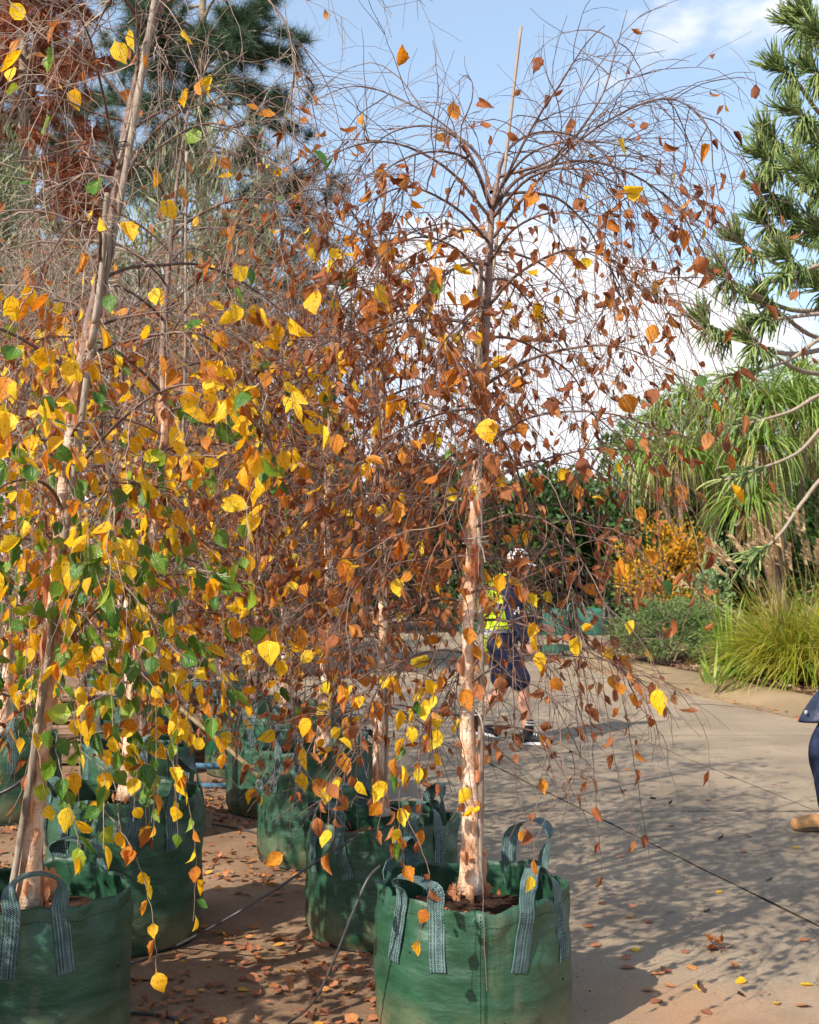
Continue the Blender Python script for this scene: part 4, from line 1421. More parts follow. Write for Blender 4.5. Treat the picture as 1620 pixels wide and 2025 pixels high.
for lb, y_, zz_, x0, x1 in (('upper blue pipe rail behind the left row', 1513, 0.22, 270, 470), ('lower blue pipe rail behind the left row', 1552, 0.05, 270, 470)):
    p0, p1 = PX(x0, y_, 8.7), PX(x1, y_ + 3, 8.7)
    V, FS = tube([p0 - p0, (p1 - p0) * 0.5, p1 - p0], 0.022, 10)
    tag(link('blue_rail', mesh('blue_rail', V, FS, M['blue_pipe'], smooth=True), loc=p0), lb, 'rail', 'blue rails')

# ------------------------------------------------------------------ background planting
def leafquad(fold=0.25, wid=0.3, n=2):
    V = [(0, 0, 0), (0.45, -wid, fold * wid), (0.45, 0, 0), (0.45, wid, fold * wid), (1, 0, -0.12)]
    Fq = np.array([[0, 1, 2], [0, 2, 3], [1, 4, 2], [2, 4, 3]])
    return np.array(V, float), [Fq], np.array([(0, 0), (0.45, -0.5), (0.45, 0), (0.45, 0.5), (1, 0)], float)


LQ = [leafquad(0.25, 0.26), leafquad(0.6, 0.22), leafquad(-0.2, 0.3)]
NARROW = [leafquad(0.3, 0.08), leafquad(0.2, 0.06)]
M['hedge_leaf'] = leafmat('hedge_leaf', [(0, lin(30, 54, 26)), (0.4, lin(46, 78, 34)), (0.75, lin(66, 104, 44)), (1, lin(104, 136, 60))], transl=0.2, rough=0.35, vein=0.0, spec=0.5)
M['olive_leaf'] = leafmat('olive_leaf', [(0, lin(84, 94, 66)), (0.5, lin(118, 126, 92)), (1, lin(156, 162, 126))], transl=0.2, rough=0.5, vein=0.0)
M['yellow_shrub'] = leafmat('yellow_shrub_leaf', [(0, lin(200, 136, 22)), (0.45, lin(226, 170, 34)), (0.65, lin(178, 110, 34)), (0.8, lin(120, 136, 48)), (1, lin(96, 124, 50))], transl=0.35, rough=0.5, vein=0.0)
M['greygreen'] = leafmat('grey_green_leaf', [(0, lin(92, 122, 84)), (0.5, lin(128, 156, 104)), (1, lin(164, 184, 134))], transl=0.3, rough=0.45, vein=0.0)
M['juniper'] = leafmat('juniper_spray', [(0, lin(62, 84, 48)), (0.5, lin(92, 116, 64)), (1, lin(128, 146, 88))], transl=0.15, rough=0.6, vein=0.0)
M['pine'] = leafmat('pine_needle', [(0, lin(34, 58, 48)), (0.5, lin(54, 82, 62)), (0.85, lin(78, 104, 74)), (1, lin(110, 122, 74))], transl=0.15, rough=0.5, vein=0.0)
M['dead_needle'] = leafmat('dead_foliage', [(0, lin(98, 52, 34)), (0.4, lin(136, 76, 50)), (0.8, lin(166, 100, 70)), (1, lin(190, 132, 100))], transl=0.2, rough=0.7, vein=0.0)
M['palm'] = leafmat('palm_blade', [(0, lin(80, 116, 48)), (0.4, lin(112, 146, 62)), (0.75, lin(146, 172, 84)), (0.93, lin(170, 180, 100)), (1, lin(180, 160, 96))], transl=0.3, rough=0.4, vein=0.0)
M['palm_dry'] = leafmat('dry_skirt', [(0, lin(150, 118, 72)), (0.5, lin(176, 142, 92)), (1, lin(196, 168, 120))], transl=0.2, rough=0.7, vein=0.0)
M['grass'] = leafmat('clump_grass', [(0, lin(104, 128, 30)), (0.4, lin(150, 162, 44)), (0.7, lin(190, 190, 62)), (0.86, lin(210, 194, 104)), (0.93, lin(160, 120, 70)), (1, lin(130, 92, 56))], transl=0.35, rough=0.5, vein=0.0)
M['plume'] = leafmat('seed_plume', [(0, lin(176, 146, 110)), (0.6, lin(206, 180, 144)), (1, lin(224, 204, 172))], transl=0.3, rough=0.8, vein=0.0)
M['strappy'] = leafmat('strap_leaf', [(0, lin(74, 112, 42)), (0.5, lin(112, 148, 54)), (1, lin(160, 178, 80))], transl=0.3, rough=0.4, vein=0.0)
M['palm_trunk'] = plain('palm_trunk', lin(152, 132, 112), 0.85, 0.2, 0.35, 14, 0.7)
M['limb'] = plain('grey_limb', lin(150, 136, 120), 0.8, 0.2, 0.25, 30, 0.4)
M['araucaria'] = leafmat('araucaria_rope', [(0, lin(64, 88, 50)), (0.4, lin(98, 120, 70)), (0.8, lin(130, 148, 88)), (1, lin(172, 180, 110))], transl=0.08, rough=0.75, vein=0.0, spec=0.2)


def shrub(name, label, c, rx, ry, h, n, lsize, mat, seed, shapes=LQ, z0=0.0, cat='shrub', group=None, lobes=9, stems=7, fill=0.72, up=0.5, stemmat='grey_twig'):
    """lobed leafy mass on a few stems: leaves through the outer half of every lobe"""
    rng = np.random.default_rng(seed)
    root = empty(name, (c[0], c[1], z0))
    tag(root, label, cat, group)
    lc = np.stack([rng.uniform(-0.62, 0.62, lobes) * rx, rng.uniform(-0.62, 0.62, lobes) * ry, rng.uniform(0.22, 0.82, lobes) * h], 1)
    lr = rng.uniform(0.26, 0.42, lobes)
    k = rng.integers(0, lobes, n)
    d = unit(rng.normal(0, 1, (n, 3)))
    q = rng.uniform(fill * 0.6, 1.05, n) ** 0.6
    ext = np.array([rx, ry, h * 0.62]) * lr[k][:, None]
    L = lc[k] + d * ext * q[:, None]
    nz_ = np.array([mnoise.noise(Vector(p * 2.2 / max(0.4, rx) + np.array([seed, 0, 0]))) for p in L])
    L = L[(L[:, 2] > 0.02) & (nz_ > -0.42)]
    n = len(L)
    d = unit(L - np.array([0, 0, h * 0.4]))
    ax = d + rng.normal(0, 0.6, (n, 3)) + np.array([0, 0, up])
    nr = d * 0.6 + rng.normal(0, 0.7, (n, 3)) + np.array([0, 0, 0.6])
    b_ = bake(shapes, rng.integers(0, len(shapes), n), L, ax, nr, rng.uniform(0.7, 1.25, n) * lsize)
    kind(link('foliage', mesh('foliage', b_[0], b_[1], M[mat], uv=b_[2]), root), 'stuff')
    st = np.zeros((stems, 3)) + rng.normal(0, 0.06, (stems, 3)) * np.array([rx, ry, 0])
    tgt = lc[rng.integers(0, lobes, stems)]
    P = np.stack([st + (tgt - st) * t + np.array([0, 0, 0.1 * h * math.sin(math.pi * t)]) for t in np.linspace(0, 1, 8)], 1)
    for s in range(stems):
        V, FS = tube_batch(P[s:s + 1], np.linspace(0.03, 0.01, 8)[None] * max(0.5, h / 3), 6)
        link('stem', mesh('stem', V, FS, M[stemmat], smooth=True), root)
    return root


# the dark hedge along the back
hx = [(-7.4, 31), (-4.6, 30.5), (-1.9, 30.6), (0.7, 30.2), (2.9, 29.8), (4.9, 30.0), (7.2, 30.4), (9.8, 31)]
hl = ['dark hedge shrub at the far left end of the back row', 'dark hedge shrub behind the left birches', 'dark hedge shrub behind the right row of birches', 'dark hedge shrub behind the nearest trunk',
      'dark hedge shrub behind the walking worker', 'dark hedge shrub left of the yellow shrub', 'dark hedge shrub behind the palms', 'dark hedge shrub at the far right end of the back row']
for i, ((x, y), lb) in enumerate(zip(hx, hl)):
    shrub('hedge_shrub', lb, (x, y), 2.3, 1.7, 4.1 + 0.35 * math.sin(i * 2.3), 6200, 0.245, 'hedge_leaf', 60 + i, group='hedge along the back', lobes=16, fill=0.55)

for i, (x, y, h, lb) in enumerate([(6.3, 26.6, 5.0, 'tall dark shrub directly behind the palms'), (9.2, 26.4, 5.4, 'tall dark shrub behind the palm at the right edge')]):
    shrub('hedge_shrub', lb, (x, y), 2.2, 1.4, h, 9000, 0.2, 'hedge_leaf', 160 + i, group='hedge along the back', lobes=16, fill=0.55)

# olive-like trees behind the birches at the left
ol = [(-9.2, 18.5, 2.6, 8.4, 'grey-green willowy tree at the far left behind the birches'), (-4.0, 16.5, 2.5, 7.6, 'grey-green willowy tree behind the middle of the birches'), (-6.6, 17.5, 2.6, 8.4, 'grey-green willowy tree behind the left birches'), (-2.05, 18.0, 1.3, 4.4, 'small grey-green tree behind the right row')]
for i, (x, y, w, h, lb) in enumerate(ol):
    shrub('willowy_tree', lb, (x, y), w, 1.8, h, 15000, 0.25, 'olive_leaf', 90 + i, shapes=NARROW, cat='tree', group='grey-green trees at the back', lobes=14, stems=16, fill=0.4)


def needle_tuft(n, seed, spread=0.9, droop=0.0, w=0.012):
    rng = np.random.default_rng(seed)
    d = unit(rng.normal(0, 1, (n, 3)) * spread + np.array([0.8, 0, 0.2]))
    d[:, 2] -= droop * rng.uniform(0, 1, n)
    p0 = rng.uniform(-0.3, 0.4, (n, 1)) * np.array([[1, 0, 0]])
    side = unit(np.cross(d, rng.normal(0, 1, (n, 3)))) * w
    L = rng.uniform(0.55, 1.0, (n, 1))
    V = np.stack([p0 - side, p0 + side, p0 + d * L], 1).reshape(-1, 3)
    Fq = np.arange(n * 3).reshape(-1, 3)
    return V, [Fq], np.tile(np.array([(0, 0), (0, 0), (1, 0)], float), (n, 1))


def conifer(name, label, c, h, r, z_lo, n_limb, tufts, tsize, mat, seed, shapes, droop=0.25, ragged=0.4, trunk_r=0.25, cat='tree', taper=0.55):
    rng = np.random.default_rng(seed)
    root = empty(name, (c[0], c[1], 0))
    tag(root, label, cat)
    tp = smooth_path([(0, 0, 0), (0.05, 0, h * 0.35), (-0.08, 0.05, h * 0.7), (0, 0, h)], 16)
    V, FS = tube(tp, np.linspace(trunk_r, 0.04, 16), 10)
    link('trunk', mesh('trunk', V, FS, M['limb'], smooth=True), root)
    zz = rng.uniform(z_lo, h * 0.98, n_limb)
    az = rng.uniform(0, 2 * math.pi, n_limb)
    L = r * (1 - taper * (zz - z_lo) / (h - z_lo)) * rng.uniform(1 - ragged, 1.1, n_limb)
    d0 = np.stack([np.cos(az), np.sin(az), rng.uniform(-0.05, 0.45, n_limb)], 1)
    P = grow(rng, np.stack([0 * zz, 0 * zz, zz], 1), d0, L, 9, droop * rng.uniform(0.4, 1.4, n_limb), 0.09)
    for k in range(n_limb):
        V, FS = tube_batch(P[k:k + 1], np.linspace(0.05, 0.014, 10)[None], 5)
        link('limb', mesh('limb', V, FS, M['limb'], smooth=True), root)
    # side shoots and tufts
    ns = n_limb * 7
    pi = rng.integers(0, n_limb, ns)
    s0, tg = at(P, pi, rng.uniform(0.25, 1.0, ns))
    Q = grow(rng, s0, tg * 0.7 + unit(rng.normal(0, 1, (ns, 3))) * 0.7 + np.array([0, 0, 0.1]), rng.uniform(0.3, 0.9, ns), 4, 0.1, 0.12)
    V, FS = tube_batch(Q, np.tile(np.linspace(0.014, 0.006, 5), (ns, 1)), 3)
    kind(link('twigs', mesh('twigs', V, FS, M['limb']), root), 'stuff')
    nt_ = tufts
    ti = rng.integers(0, ns, nt_)
    p, g = at(Q, ti, rng.uniform(0.2, 1.0, nt_))
    b_ = bake(shapes, rng.integers(0, len(shapes), nt_), p, g + rng.normal(0, 0.35, (nt_, 3)), rng.normal(0, 0.4, (nt_, 3)) + np.array([0, 0, 1]), rng.uniform(0.75, 1.2, nt_) * tsize)
    kind(link('crown', mesh('crown', b_[0], b_[1], M[mat], uv=b_[2]), root), 'stuff')
    return root


TF = [needle_tuft(34, 1), needle_tuft(34, 2), needle_tuft(30, 3)]
TD = [needle_tuft(26, 4, 0.8, 0.7, 0.035), needle_tuft(26, 5, 0.8, 0.8, 0.035)]
conifer('pine_tree', 'tall dark blue-green pine at the top left against the sky', (-5.6, 32), 20.5, 4.6, 7.4, 95, 6000, 0.5, 'pine', 31, TF, trunk_r=0.35)
conifer('pine_tree', 'second dark pine further left, behind the dead conifer', (-11.5, 36), 19, 4.5, 8.0, 60, 2400, 0.5, 'pine', 33, TF, trunk_r=0.35)
conifer('dead_conifer', 'dead rust-brown conifer in the top-left corner', (-7.5, 23), 15.5, 2.1, 6.0, 80, 3000, 0.34, 'dead_needle', 32, TD, droop=0.7, trunk_r=0.22, taper=0.35)

# ---- plants of the bed on the right
def blades(n, seed, L, w, base_r, splay, g, S=7, upr=1.0, mat='grass', wtip=0.15, wob=0.045):
    rng = np.random.default_rng(seed)
    a = rng.uniform(0, 2 * math.pi, n)
    rr_ = base_r * np.sqrt(rng.uniform(0, 1, n))
    st = np.stack([rr_ * np.cos(a), rr_ * np.sin(a), np.zeros(n)], 1)
    a2 = a + rng.normal(0, 0.5, n)
    s = splay * rng.uniform(0.15, 1.0, n)
    d0 = np.stack([np.cos(a2) * s, np.sin(a2) * s, np.full(n, upr)], 1)
    P = grow(rng, st, d0, rng.uniform(L[0], L[1], n), S, g * rng.uniform(0.6, 1.4, n), wob)
    side = unit(np.cross(unit(P[:, -1] - P[:, 0]), np.array([0, 0, 1.0])) + rng.normal(0, 0.25, (n, 3)))
    t = np.linspace(0, 1, S + 1)
    W = w * (np.minimum(1, 0.5 + 2 * t) * (1 - (1 - wtip) * t ** 1.6))
    V = np.stack([P - side[:, None] * W[None, :, None], P + side[:, None] * W[None, :, None]], 2)
    i0 = (np.arange(n)[:, None] * (S + 1) + np.arange(S)[None]).ravel() * 2
    FS = [np.stack([i0, i0 + 1, i0 + 3, i0 + 2], 1)]
    uv = np.stack([np.repeat(np.tile(t, n), 2), np.zeros(n * (S + 1) * 2)], 1)
    return V.reshape(-1, 3), FS, uv, P


gp = GR(1585, 1340, 0.2)
gz = bed_z(gp[0], gp[1])
root = tag(empty('grass_clump', (gp[0], gp[1], gz)), 'big yellow-green ornamental grass clump with feathery plumes at the right edge', 'grass')
b_ = blades(4600, 1, (0.5, 1.5), 0.0058, 0.36, 0.66, 1.35, wob=0.11)
kind(link('blades', mesh('blades', *b_[:2], M['grass'], smooth=True, uv=b_[2]), root), 'stuff')
b_ = blades(420, 8, (0.9, 1.6), 0.0095, 0.30, 0.8, 1.25, wob=0.12)
kind(link('blades', mesh('blades', *b_[:2], M['strappy'], smooth=True, uv=b_[2]), root), 'stuff')
b_ = blades(500, 9, (0.4, 0.95), 0.006, 0.40, 0.9, 0.8, wob=0.16)
kind(link('dead_blades', mesh('dead_blades', *b_[:2], M['palm_dry'], smooth=True, uv=b_[2]), root), 'stuff')
b_ = blades(54, 2, (1.65, 2.3), 0.0035, 0.34, 0.45, 0.28, S=9, mat='plume')
for k in range(54):
    P = b_[3][k]
    V, FS = tube(P, np.linspace(0.004, 0.002, 10), 4, False)
    stl = link('stalk', mesh('stalk', V, FS, M['palm_dry'], smooth=True), root)
    rng = np.random.default_rng(k)
    n = 50
    tt = rng.uniform(0.85, 1.0, n)
    p, tg = at(P[None], np.zeros(n, int), tt)
    axx = tg + rng.normal(0, 0.25, (n, 3)) + np.array([-0.55, 0.0, 0.0])
    bb = bake([leafquad(0.1, 0.075)], np.zeros(n, int), p, axx, rng.normal(0, 1, (n, 3)), rng.uniform(0.07, 0.13, n))
    link('plume', mesh('plume', bb[0], bb[1], M['plume'], uv=bb[2]), stl)

gp = GR(1640, 1365, 0.2)
root = tag(empty('grass_clump', (gp[0] + 0.75, gp[1] + 0.1, 0.2)), 'second grass clump cut off by the right edge', 'grass')
b_ = blades(1600, 5, (0.6, 1.4), 0.0052, 0.26, 0.62, 1.0, wob=0.10)
kind(link('blades', mesh('blades', *b_[:2], M['grass'], smooth=True, uv=b_[2]), root), 'stuff')


def strap_plant(label, p, n, L, w, seed, splay=0.8, g=0.9, mat='strappy'):
    root = tag(empty('strappy_plant', p), label, 'plant', 'strap-leaved plants')
    V, FS, uv, P = blades(n, seed, L, w, 0.10, splay, g, S=7, mat=mat)
    per = (7 + 1) * 2
    for k in range(n):
        v = V[k * per:(k + 1) * per]
        f = np.array([[2 * i, 2 * i + 1, 2 * i + 3, 2 * i + 2] for i in range(7)])
        link('leaf', mesh('leaf', v, [f], M[mat], smooth=True, uv=uv[:per]), root)
    return root


p = GR(1445, 1330, 0.2)
strap_plant('broad strap-leaved plant left of the big grass clump', (p[0], p[1], 0.2), 34, (0.7, 1.25), 0.028, 11, 0.7, 0.55)
p = GR(1410, 1350, 0.18)
strap_plant('low strap-leaved plant at the foot of the grass clump', (p[0], p[1], 0.17), 22, (0.3, 0.6), 0.022, 12, 1.0, 1.2)
p = GR(1212, 1282, 0.16)
strap_plant('small strap-leaved plant at the tip of the garden bed', (p[0] + 0.1, p[1], 0.14), 40, (0.35, 0.62), 0.014, 13, 1.0, 1.4)
strap_plant('iris-like leaves in front of the hedge behind the worker', (2.35, 28.3, 0.0), 40, (1.0, 2.0), 0.035, 14, 0.8, 0.5)

jp = GR(1330, 1312, 0.18)
shrub('juniper_shrub', 'low spreading juniper in the mulch bed', (jp[0], jp[1] + 0.5), 1.0, 0.9, 0.95, 13000, 0.085, 'juniper', 41, shapes=NARROW + [leafquad(0.3, 0.15)], z0=0.16, lobes=24, stems=10, up=0.25, fill=0.3)
shrub('yellow_shrub', 'yellow and rust leaved shrub behind the juniper', (4.75, 22.6 - 0.6), 1.2, 0.8, 2.35, 3800, 0.085, 'yellow_shrub', 42, z0=0.15, lobes=11, stems=12, fill=0.3)
shrub('pinnate_shrub', 'grey-green shrub between the yellow shrub and the palm trunks', (5.35, 21.4), 0.6, 0.5, 1.9, 900, 0.10, 'greygreen', 43, z0=0.18, lobes=7, stems=8, fill=0.3)
shrub('green_shrub', 'dark fine-leaved shrub at the right edge behind the grass', (8.3, 21.8), 1.6, 1.2, 3.4, 6500, 0.12, 'hedge_leaf', 44, z0=0.2, lobes=12, stems=8, fill=0.4)

# ponytail palms: swollen base, forked stems, fountains of blades
def ponytail(label, c, heads, stem_r, seed, n=230, L=(0.9, 1.7)):
    rng = np.random.default_rng(seed)
    root = tag(empty('ponytail_palm', c), label, 'palm', 'ponytail palms')
    prof_ = smooth_path([(0, 0, 0), (0.02, 0, 0.4), (0.05, 0, 0.9), (0.05, 0.0, 1.3)], 12)
    V, FS = tube(prof_, np.linspace(stem_r * 2.2, stem_r * 1.0, 12), 12)
    link('trunk', mesh('trunk', V, FS, M['palm_trunk'], smooth=True), root)
    for k, hp in enumerate(heads):
        hp = np.array(hp, float)
        f0 = prof_[rng.integers(7, 11)]
        pth = smooth_path([f0, f0 * 0.55 + hp * 0.45 + rng.normal(0, 0.12, 3), hp], 12)
        V, FS = tube(pth, np.linspace(stem_r * 0.75, stem_r * 0.42, 12), 9)
        link('stem', mesh('stem', V, FS, M['palm_trunk'], smooth=True), root)
        V, FS, uv, _ = blades(n, seed * 50 + k, L, 0.0145, 0.05, 1.5, 1.9, S=9, upr=0.85)
        kind(link('blade_fountain', mesh('blade_fountain', V + hp, FS, M['palm'], smooth=True, uv=uv), root), 'stuff')
        V, FS, uv, _ = blades(60, seed * 70 + k, (0.5, 1.2), 0.010, 0.06, 1.2, 5.5, S=7, upr=0.15)
        kind(link('dry_skirt', mesh('dry_skirt', V + hp - np.array([0, 0, 0.1]), FS, M['palm_dry'], smooth=True, uv=uv), root), 'stuff')
    return root


def hd(c, lst, d):
    return [tuple(PX(x, y, d + dd) - np.array(c)) for x, y, dd in lst]


c1 = (5.75, 23.4, 0.1)
ponytail('ponytail palm with several leaf fountains left of the conifer', c1, hd(c1, [(1300, 830, 0.5), (1362, 790, 0.2), (1420, 830, -0.5), (1275, 905, -0.3), (1345, 900, -0.8), (1450, 900, 0.1)], 23.4), 0.12, 5)
c2 = (6.9, 22.4, 0.1)
ponytail('taller ponytail palm beside the conifer at the right', c2, hd(c2, [(1465, 775, 0), (1520, 800, -0.4), (1570, 780, 0.3), (1505, 880, -0.7), (1600, 830, 0), (1490, 1000, -0.8)], 22.4), 0.12, 6)
c3 = (8.4, 24.5, 0.1)
ponytail('ponytail palm cut off by the right edge', c3, hd(c3, [(1590, 740, 0), (1650, 770, 0.3), (1630, 900, -0.5)], 24.5), 0.12, 7)

# the ropy conifer at the right edge
AR = 15.5
root = tag(empty('araucaria_tree', (7.2, 17.5, 0.1)), 'ropy-branched conifer reaching in from the right edge', 'tree')
ab = np.array([7.2, 17.5, 0.1])
V, FS = tube(smooth_path([(0, 0, 0), (0.05, 0, 4), (0, 0.05, 8), (0, 0, 12)], 14), np.linspace(0.3, 0.14, 14), 12)
link('trunk', mesh('trunk', V, FS, M['limb'], smooth=True), root)
tips = [(1560, 40, 15.8), (1532, 128, 15.4), (1512, 262, 15.6), (1500, 300, 15.0), (1505, 368, 15.5), (1452, 470, 15.2), (1418, 535, 15.0), (1384, 628, 14.8), (1560, 215, 14.6), (1575, 330, 14.6), (1555, 420, 15.8),
        (1540, 500, 14.7), (1500, 590, 15.5), (1590, 130, 15), (1595, 270, 15.8), (1600, 440, 15.3), (1610, 60, 14.7), (1470, 665, 14.6), (1610, 560, 15.2), (1500, 430, 15.8), (1580, 20, 15.2), (1610, 360, 14.5)]
bare = [[(1640, 665), (1560, 712), (1440, 752)], [(1640, 775), (1560, 815), (1450, 845)], [(1650, 830), (1570, 900), (1430, 950)], [(1650, 930), (1590, 990), (1540, 1060), (1480, 1110)], [(1640, 620), (1560, 628), (1500, 634)], [(1640, 525), (1590, 535), (1540, 548)]]
rng = np.random.default_rng(77)
for k, (x, y, d) in enumerate(tips):
    tip = PX(x, y, d) - ab
    zs = tip[2] + rng.uniform(0.1, 0.7)
    stp = np.array([0, 0, zs])
    mid = tip * 0.55 + stp * 0.45 + np.array([0, 0, -0.45])
    pre = tip + np.array([0.30, 0.1, -0.16])
    lp_ = smooth_path([stp, mid, pre, tip], 24)
    V, FS = tube(lp_, np.linspace(0.045, 0.012, 24), 7)
    lb_ = link('limb', mesh('limb', V, FS, M['limb'], smooth=True), root)
    # rope branchlets along the outer part
    n = 170
    i = rng.uniform(0.5, 1.0, n) ** 0.72
    p, tg = at(lp_[None], np.zeros(n, int), np.clip(i, 0, 1))
    rv = unit(np.cross(tg, rng.normal(0, 1, (n, 3))))
    old = (i < 0.80)[:, None]
    d0 = tg * 0.75 + rv * 0.85 + np.where(old, np.array([0.1, 0, -0.55]), np.array([0, 0, 0.35]))
    Lr = rng.uniform(0.18, 0.42, n)
    Q = grow(rng, p, d0, Lr, 7, np.where(old[:, 0], 4.6, -1.3), 0.12)
    V, FS = tube_batch(Q, np.tile(np.array([0.006, 0.0085, 0.009, 0.009, 0.009, 0.0085, 0.0075, 0.005]), (n, 1)), 4)
    kind(link('branchlets', mesh('branchlets', V, FS, M['araucaria'], smooth=True, uv=np.zeros((len(V), 2))), lb_), 'stuff')
for k, b3 in enumerate(bare):
    pts = [PX(x, y, 15.0 - 0.25 * j) - ab for j, (x, y) in enumerate(b3)]
    pts = [np.array([0, 0, pts[0][2] + 0.5])] + pts
    lp_ = smooth_path(pts, 24)
    V, FS = tube(lp_, np.linspace(0.036, 0.014, 24), 7)
    lb_ = link('limb', mesh('limb', V, FS, M['limb'], smooth=True), root)
    n = 46
    p, tg = at(lp_[None], np.zeros(n, int), rng.uniform(0.80, 1.0, n))
    Q = grow(rng, p, tg * 0.9 + unit(rng.normal(0, 1, (n, 3))) * 0.8, rng.uniform(0.15, 0.42, n), 6, 2.4, 0.05)
    V, FS = tube_batch(Q, np.tile(np.array([0.009, 0.013, 0.014, 0.014, 0.013, 0.011, 0.004]), (n, 1)), 5)
    kind(link('branchlets', mesh('branchlets', V, FS, M['araucaria'], smooth=True, uv=np.zeros((len(V), 2))), lb_), 'stuff')

# ------------------------------------------------------------------ far bags, bin, shed
M['teal_bag'] = plain('teal_bag', lin(44, 98, 84), 0.5, 0.4, 0.2, 8, 0.4)
fb = [(1.55, 27.6, 'teal grow bag at the left end of the row before the hedge'), (2.5, 27.5, 'teal grow bag second from the left before the hedge'), (3.4, 27.6, 'teal grow bag third from the left before the hedge'), (4.25, 27.7, 'teal grow bag at the right end of the row before the hedge')]
for i, (x, y, lb) in enumerate(fb):
    root = tag(empty('grow_bag', (x, y, 0)), lb, 'grow bag', 'teal bags before the hedge')
    V, Fq = [], []
    prf = [(0.37, 0), (0.40, 0.05), (0.41, 0.3), (0.40, 0.5), (0.385, 0.62), (0.375, 0.62), (0.37, 0.54), (0.0, 0.55)]
    for (r_, z_) in prf:
        for k in range(40):
            a = 2 * math.pi * k / 40
            f = 1 + 0.03 * mnoise.noise(Vector((math.cos(a) * 3 + i * 5, math.sin(a) * 3, z_ * 6)))
            V.append((r_ * f * math.cos(a), r_ * f * math.sin(a), z_ + (0.02 * math.sin(a * 3 + i) if z_ > 0.45 else 0)))
    Fq = [(j * 40 + k, j * 40 + (k + 1) % 40, (j + 1) * 40 + (k + 1) % 40, (j + 1) * 40 + k) for j in range(len(prf) - 1) for k in range(40)]
    link('bag_wall', mesh('bag_wall', V, np.array(Fq), M['teal_bag'], smooth=True), root)
    for ha in (3.9, 5.4):
        pts = [(0.41 * math.cos(ha - .2), 0.41 * math.sin(ha - .2), 0.4), (0.41 * math.cos(ha - .2), 0.41 * math.sin(ha - .2), 0.62), (0.42 * math.cos(ha), 0.42 * math.sin(ha), 0.76),
               (0.41 * math.cos(ha + .2), 0.41 * math.sin(ha + .2), 0.62), (0.41 * math.cos(ha + .2), 0.41 * math.sin(ha + .2), 0.4)]
        V, FS = tube(smooth_path(pts, 20), 0.016, 5)
        link('handle', mesh('handle', V, FS, M['strap']), root)

bp = (5.05, 26.2, 0.0)
root = tag(empty('wheelie_bin', bp), 'black wheelie bin behind the yellow shrub', 'bin')
V = [(-.24, -.25, .06), (.24, -.25, .06), (.24, .25, .06), (-.24, .25, .06), (-.3, -.33, .98), (.3, -.33, .98), (.3, .33, .98), (-.3, .33, .98)]
bevel_mod(link('body', mesh('body', V, np.array([[0, 3, 2, 1], [4, 5, 6, 7], [0, 1, 5, 4], [1, 2, 6, 5], [2, 3, 7, 6], [3, 0, 4, 7]]), M['black_plastic']), root), 0.03)
V, FS = box((0, 0, 1.02), (0.66, 0.74, 0.06))
bevel_mod(link('lid', mesh('lid', V, FS, M['black_plastic']), root), 0.02)
for s in (-1, 1):
    V, FS = tube([(s * 0.27, 0.28, 0.1), (s * 0.33, 0.28, 0.1)], 0.1, 16)
    link('wheel', mesh('wheel', V, FS, M['black_plastic'], smooth=False), root)

root = tag(empty('shed', (6.3, 47, 0)), 'grey shed roof showing over the hedge', 'shed')
V, FS = box((0, 0, 2.1), (9, 6, 4.2))
link('wall', mesh('wall', V, FS, plain('shed_wall', lin(150, 146, 140), 0.8)), root)
V = [(-4.8, -3.4, 4.2), (4.8, -3.4, 4.2), (4.8, 0, 5.0), (-4.8, 0, 5.0), (4.8, 3.4, 4.2), (-4.8, 3.4, 4.2), (-4.8, -3.4, 4.05), (4.8, -3.4, 4.05)]
rf = link('roof', mesh('roof', V, np.array([[0, 1, 2, 3], [3, 2, 4, 5], [6, 7, 1, 0]]), plain('shed_roof', lin(132, 126, 122), 0.6)), root)
for k in range(16):
    x = -4.7 + k * 0.62
    V, FS = tube([(x, -3.4, 4.225), (x, 0, 5.025)], 0.03, 5)
    link('roof_rib', mesh('roof_rib', V, FS, M['limb']), rf)

# ------------------------------------------------------------------ people
def ell(c, r, n=14, m=10, rot=None):
    V, Fq = [], []
    for i in range(m + 1):
        ph = math.pi * i / m
        for k in range(n):
            a = 2 * math.pi * k / n
            V.append((math.sin(ph) * math.cos(a), math.sin(ph) * math.sin(a), math.cos(ph)))
    V = np.array(V) * np.array(r)
    if rot is not None:
        V = V @ np.array(rot.to_3x3()).T
    for i in range(m):
        for k in range(n):
            Fq.append((i * n + k, (i + 1) * n + k, (i + 1) * n + (k + 1) % n, i * n + (k + 1) % n))
    return V + np.array(c), [np.array(Fq)]


def capsule(pts, rs_, n=None):
    pts = np.array(pts, float)
    k = max(8, len(pts) * 4)
    P = smooth_path(pts, k)
    Rr = np.interp(np.linspace(0, 1, k), np.linspace(0, 1, len(rs_)), rs_)
    out = [tube(P, Rr, 12, True)]
    out.append(ell(P[0], [Rr[0]] * 3))
    out.append(ell(P[-1], [Rr[-1]] * 3))
    return out


def remesh(name, parts, mat, parent, vox=0.012, smooth_it=4):
    V, FS, _ = merge(parts)
    o = link(name, mesh(name, V, FS, mat), parent)
    m = o.modifiers.new('remesh', 'REMESH')
    m.mode = 'VOXEL'
    m.voxel_size = vox
    m.use_smooth_shade = True
    s = o.modifiers.new('smooth', 'SMOOTH')
    s.factor = 0.5
    s.iterations = smooth_it
    return o


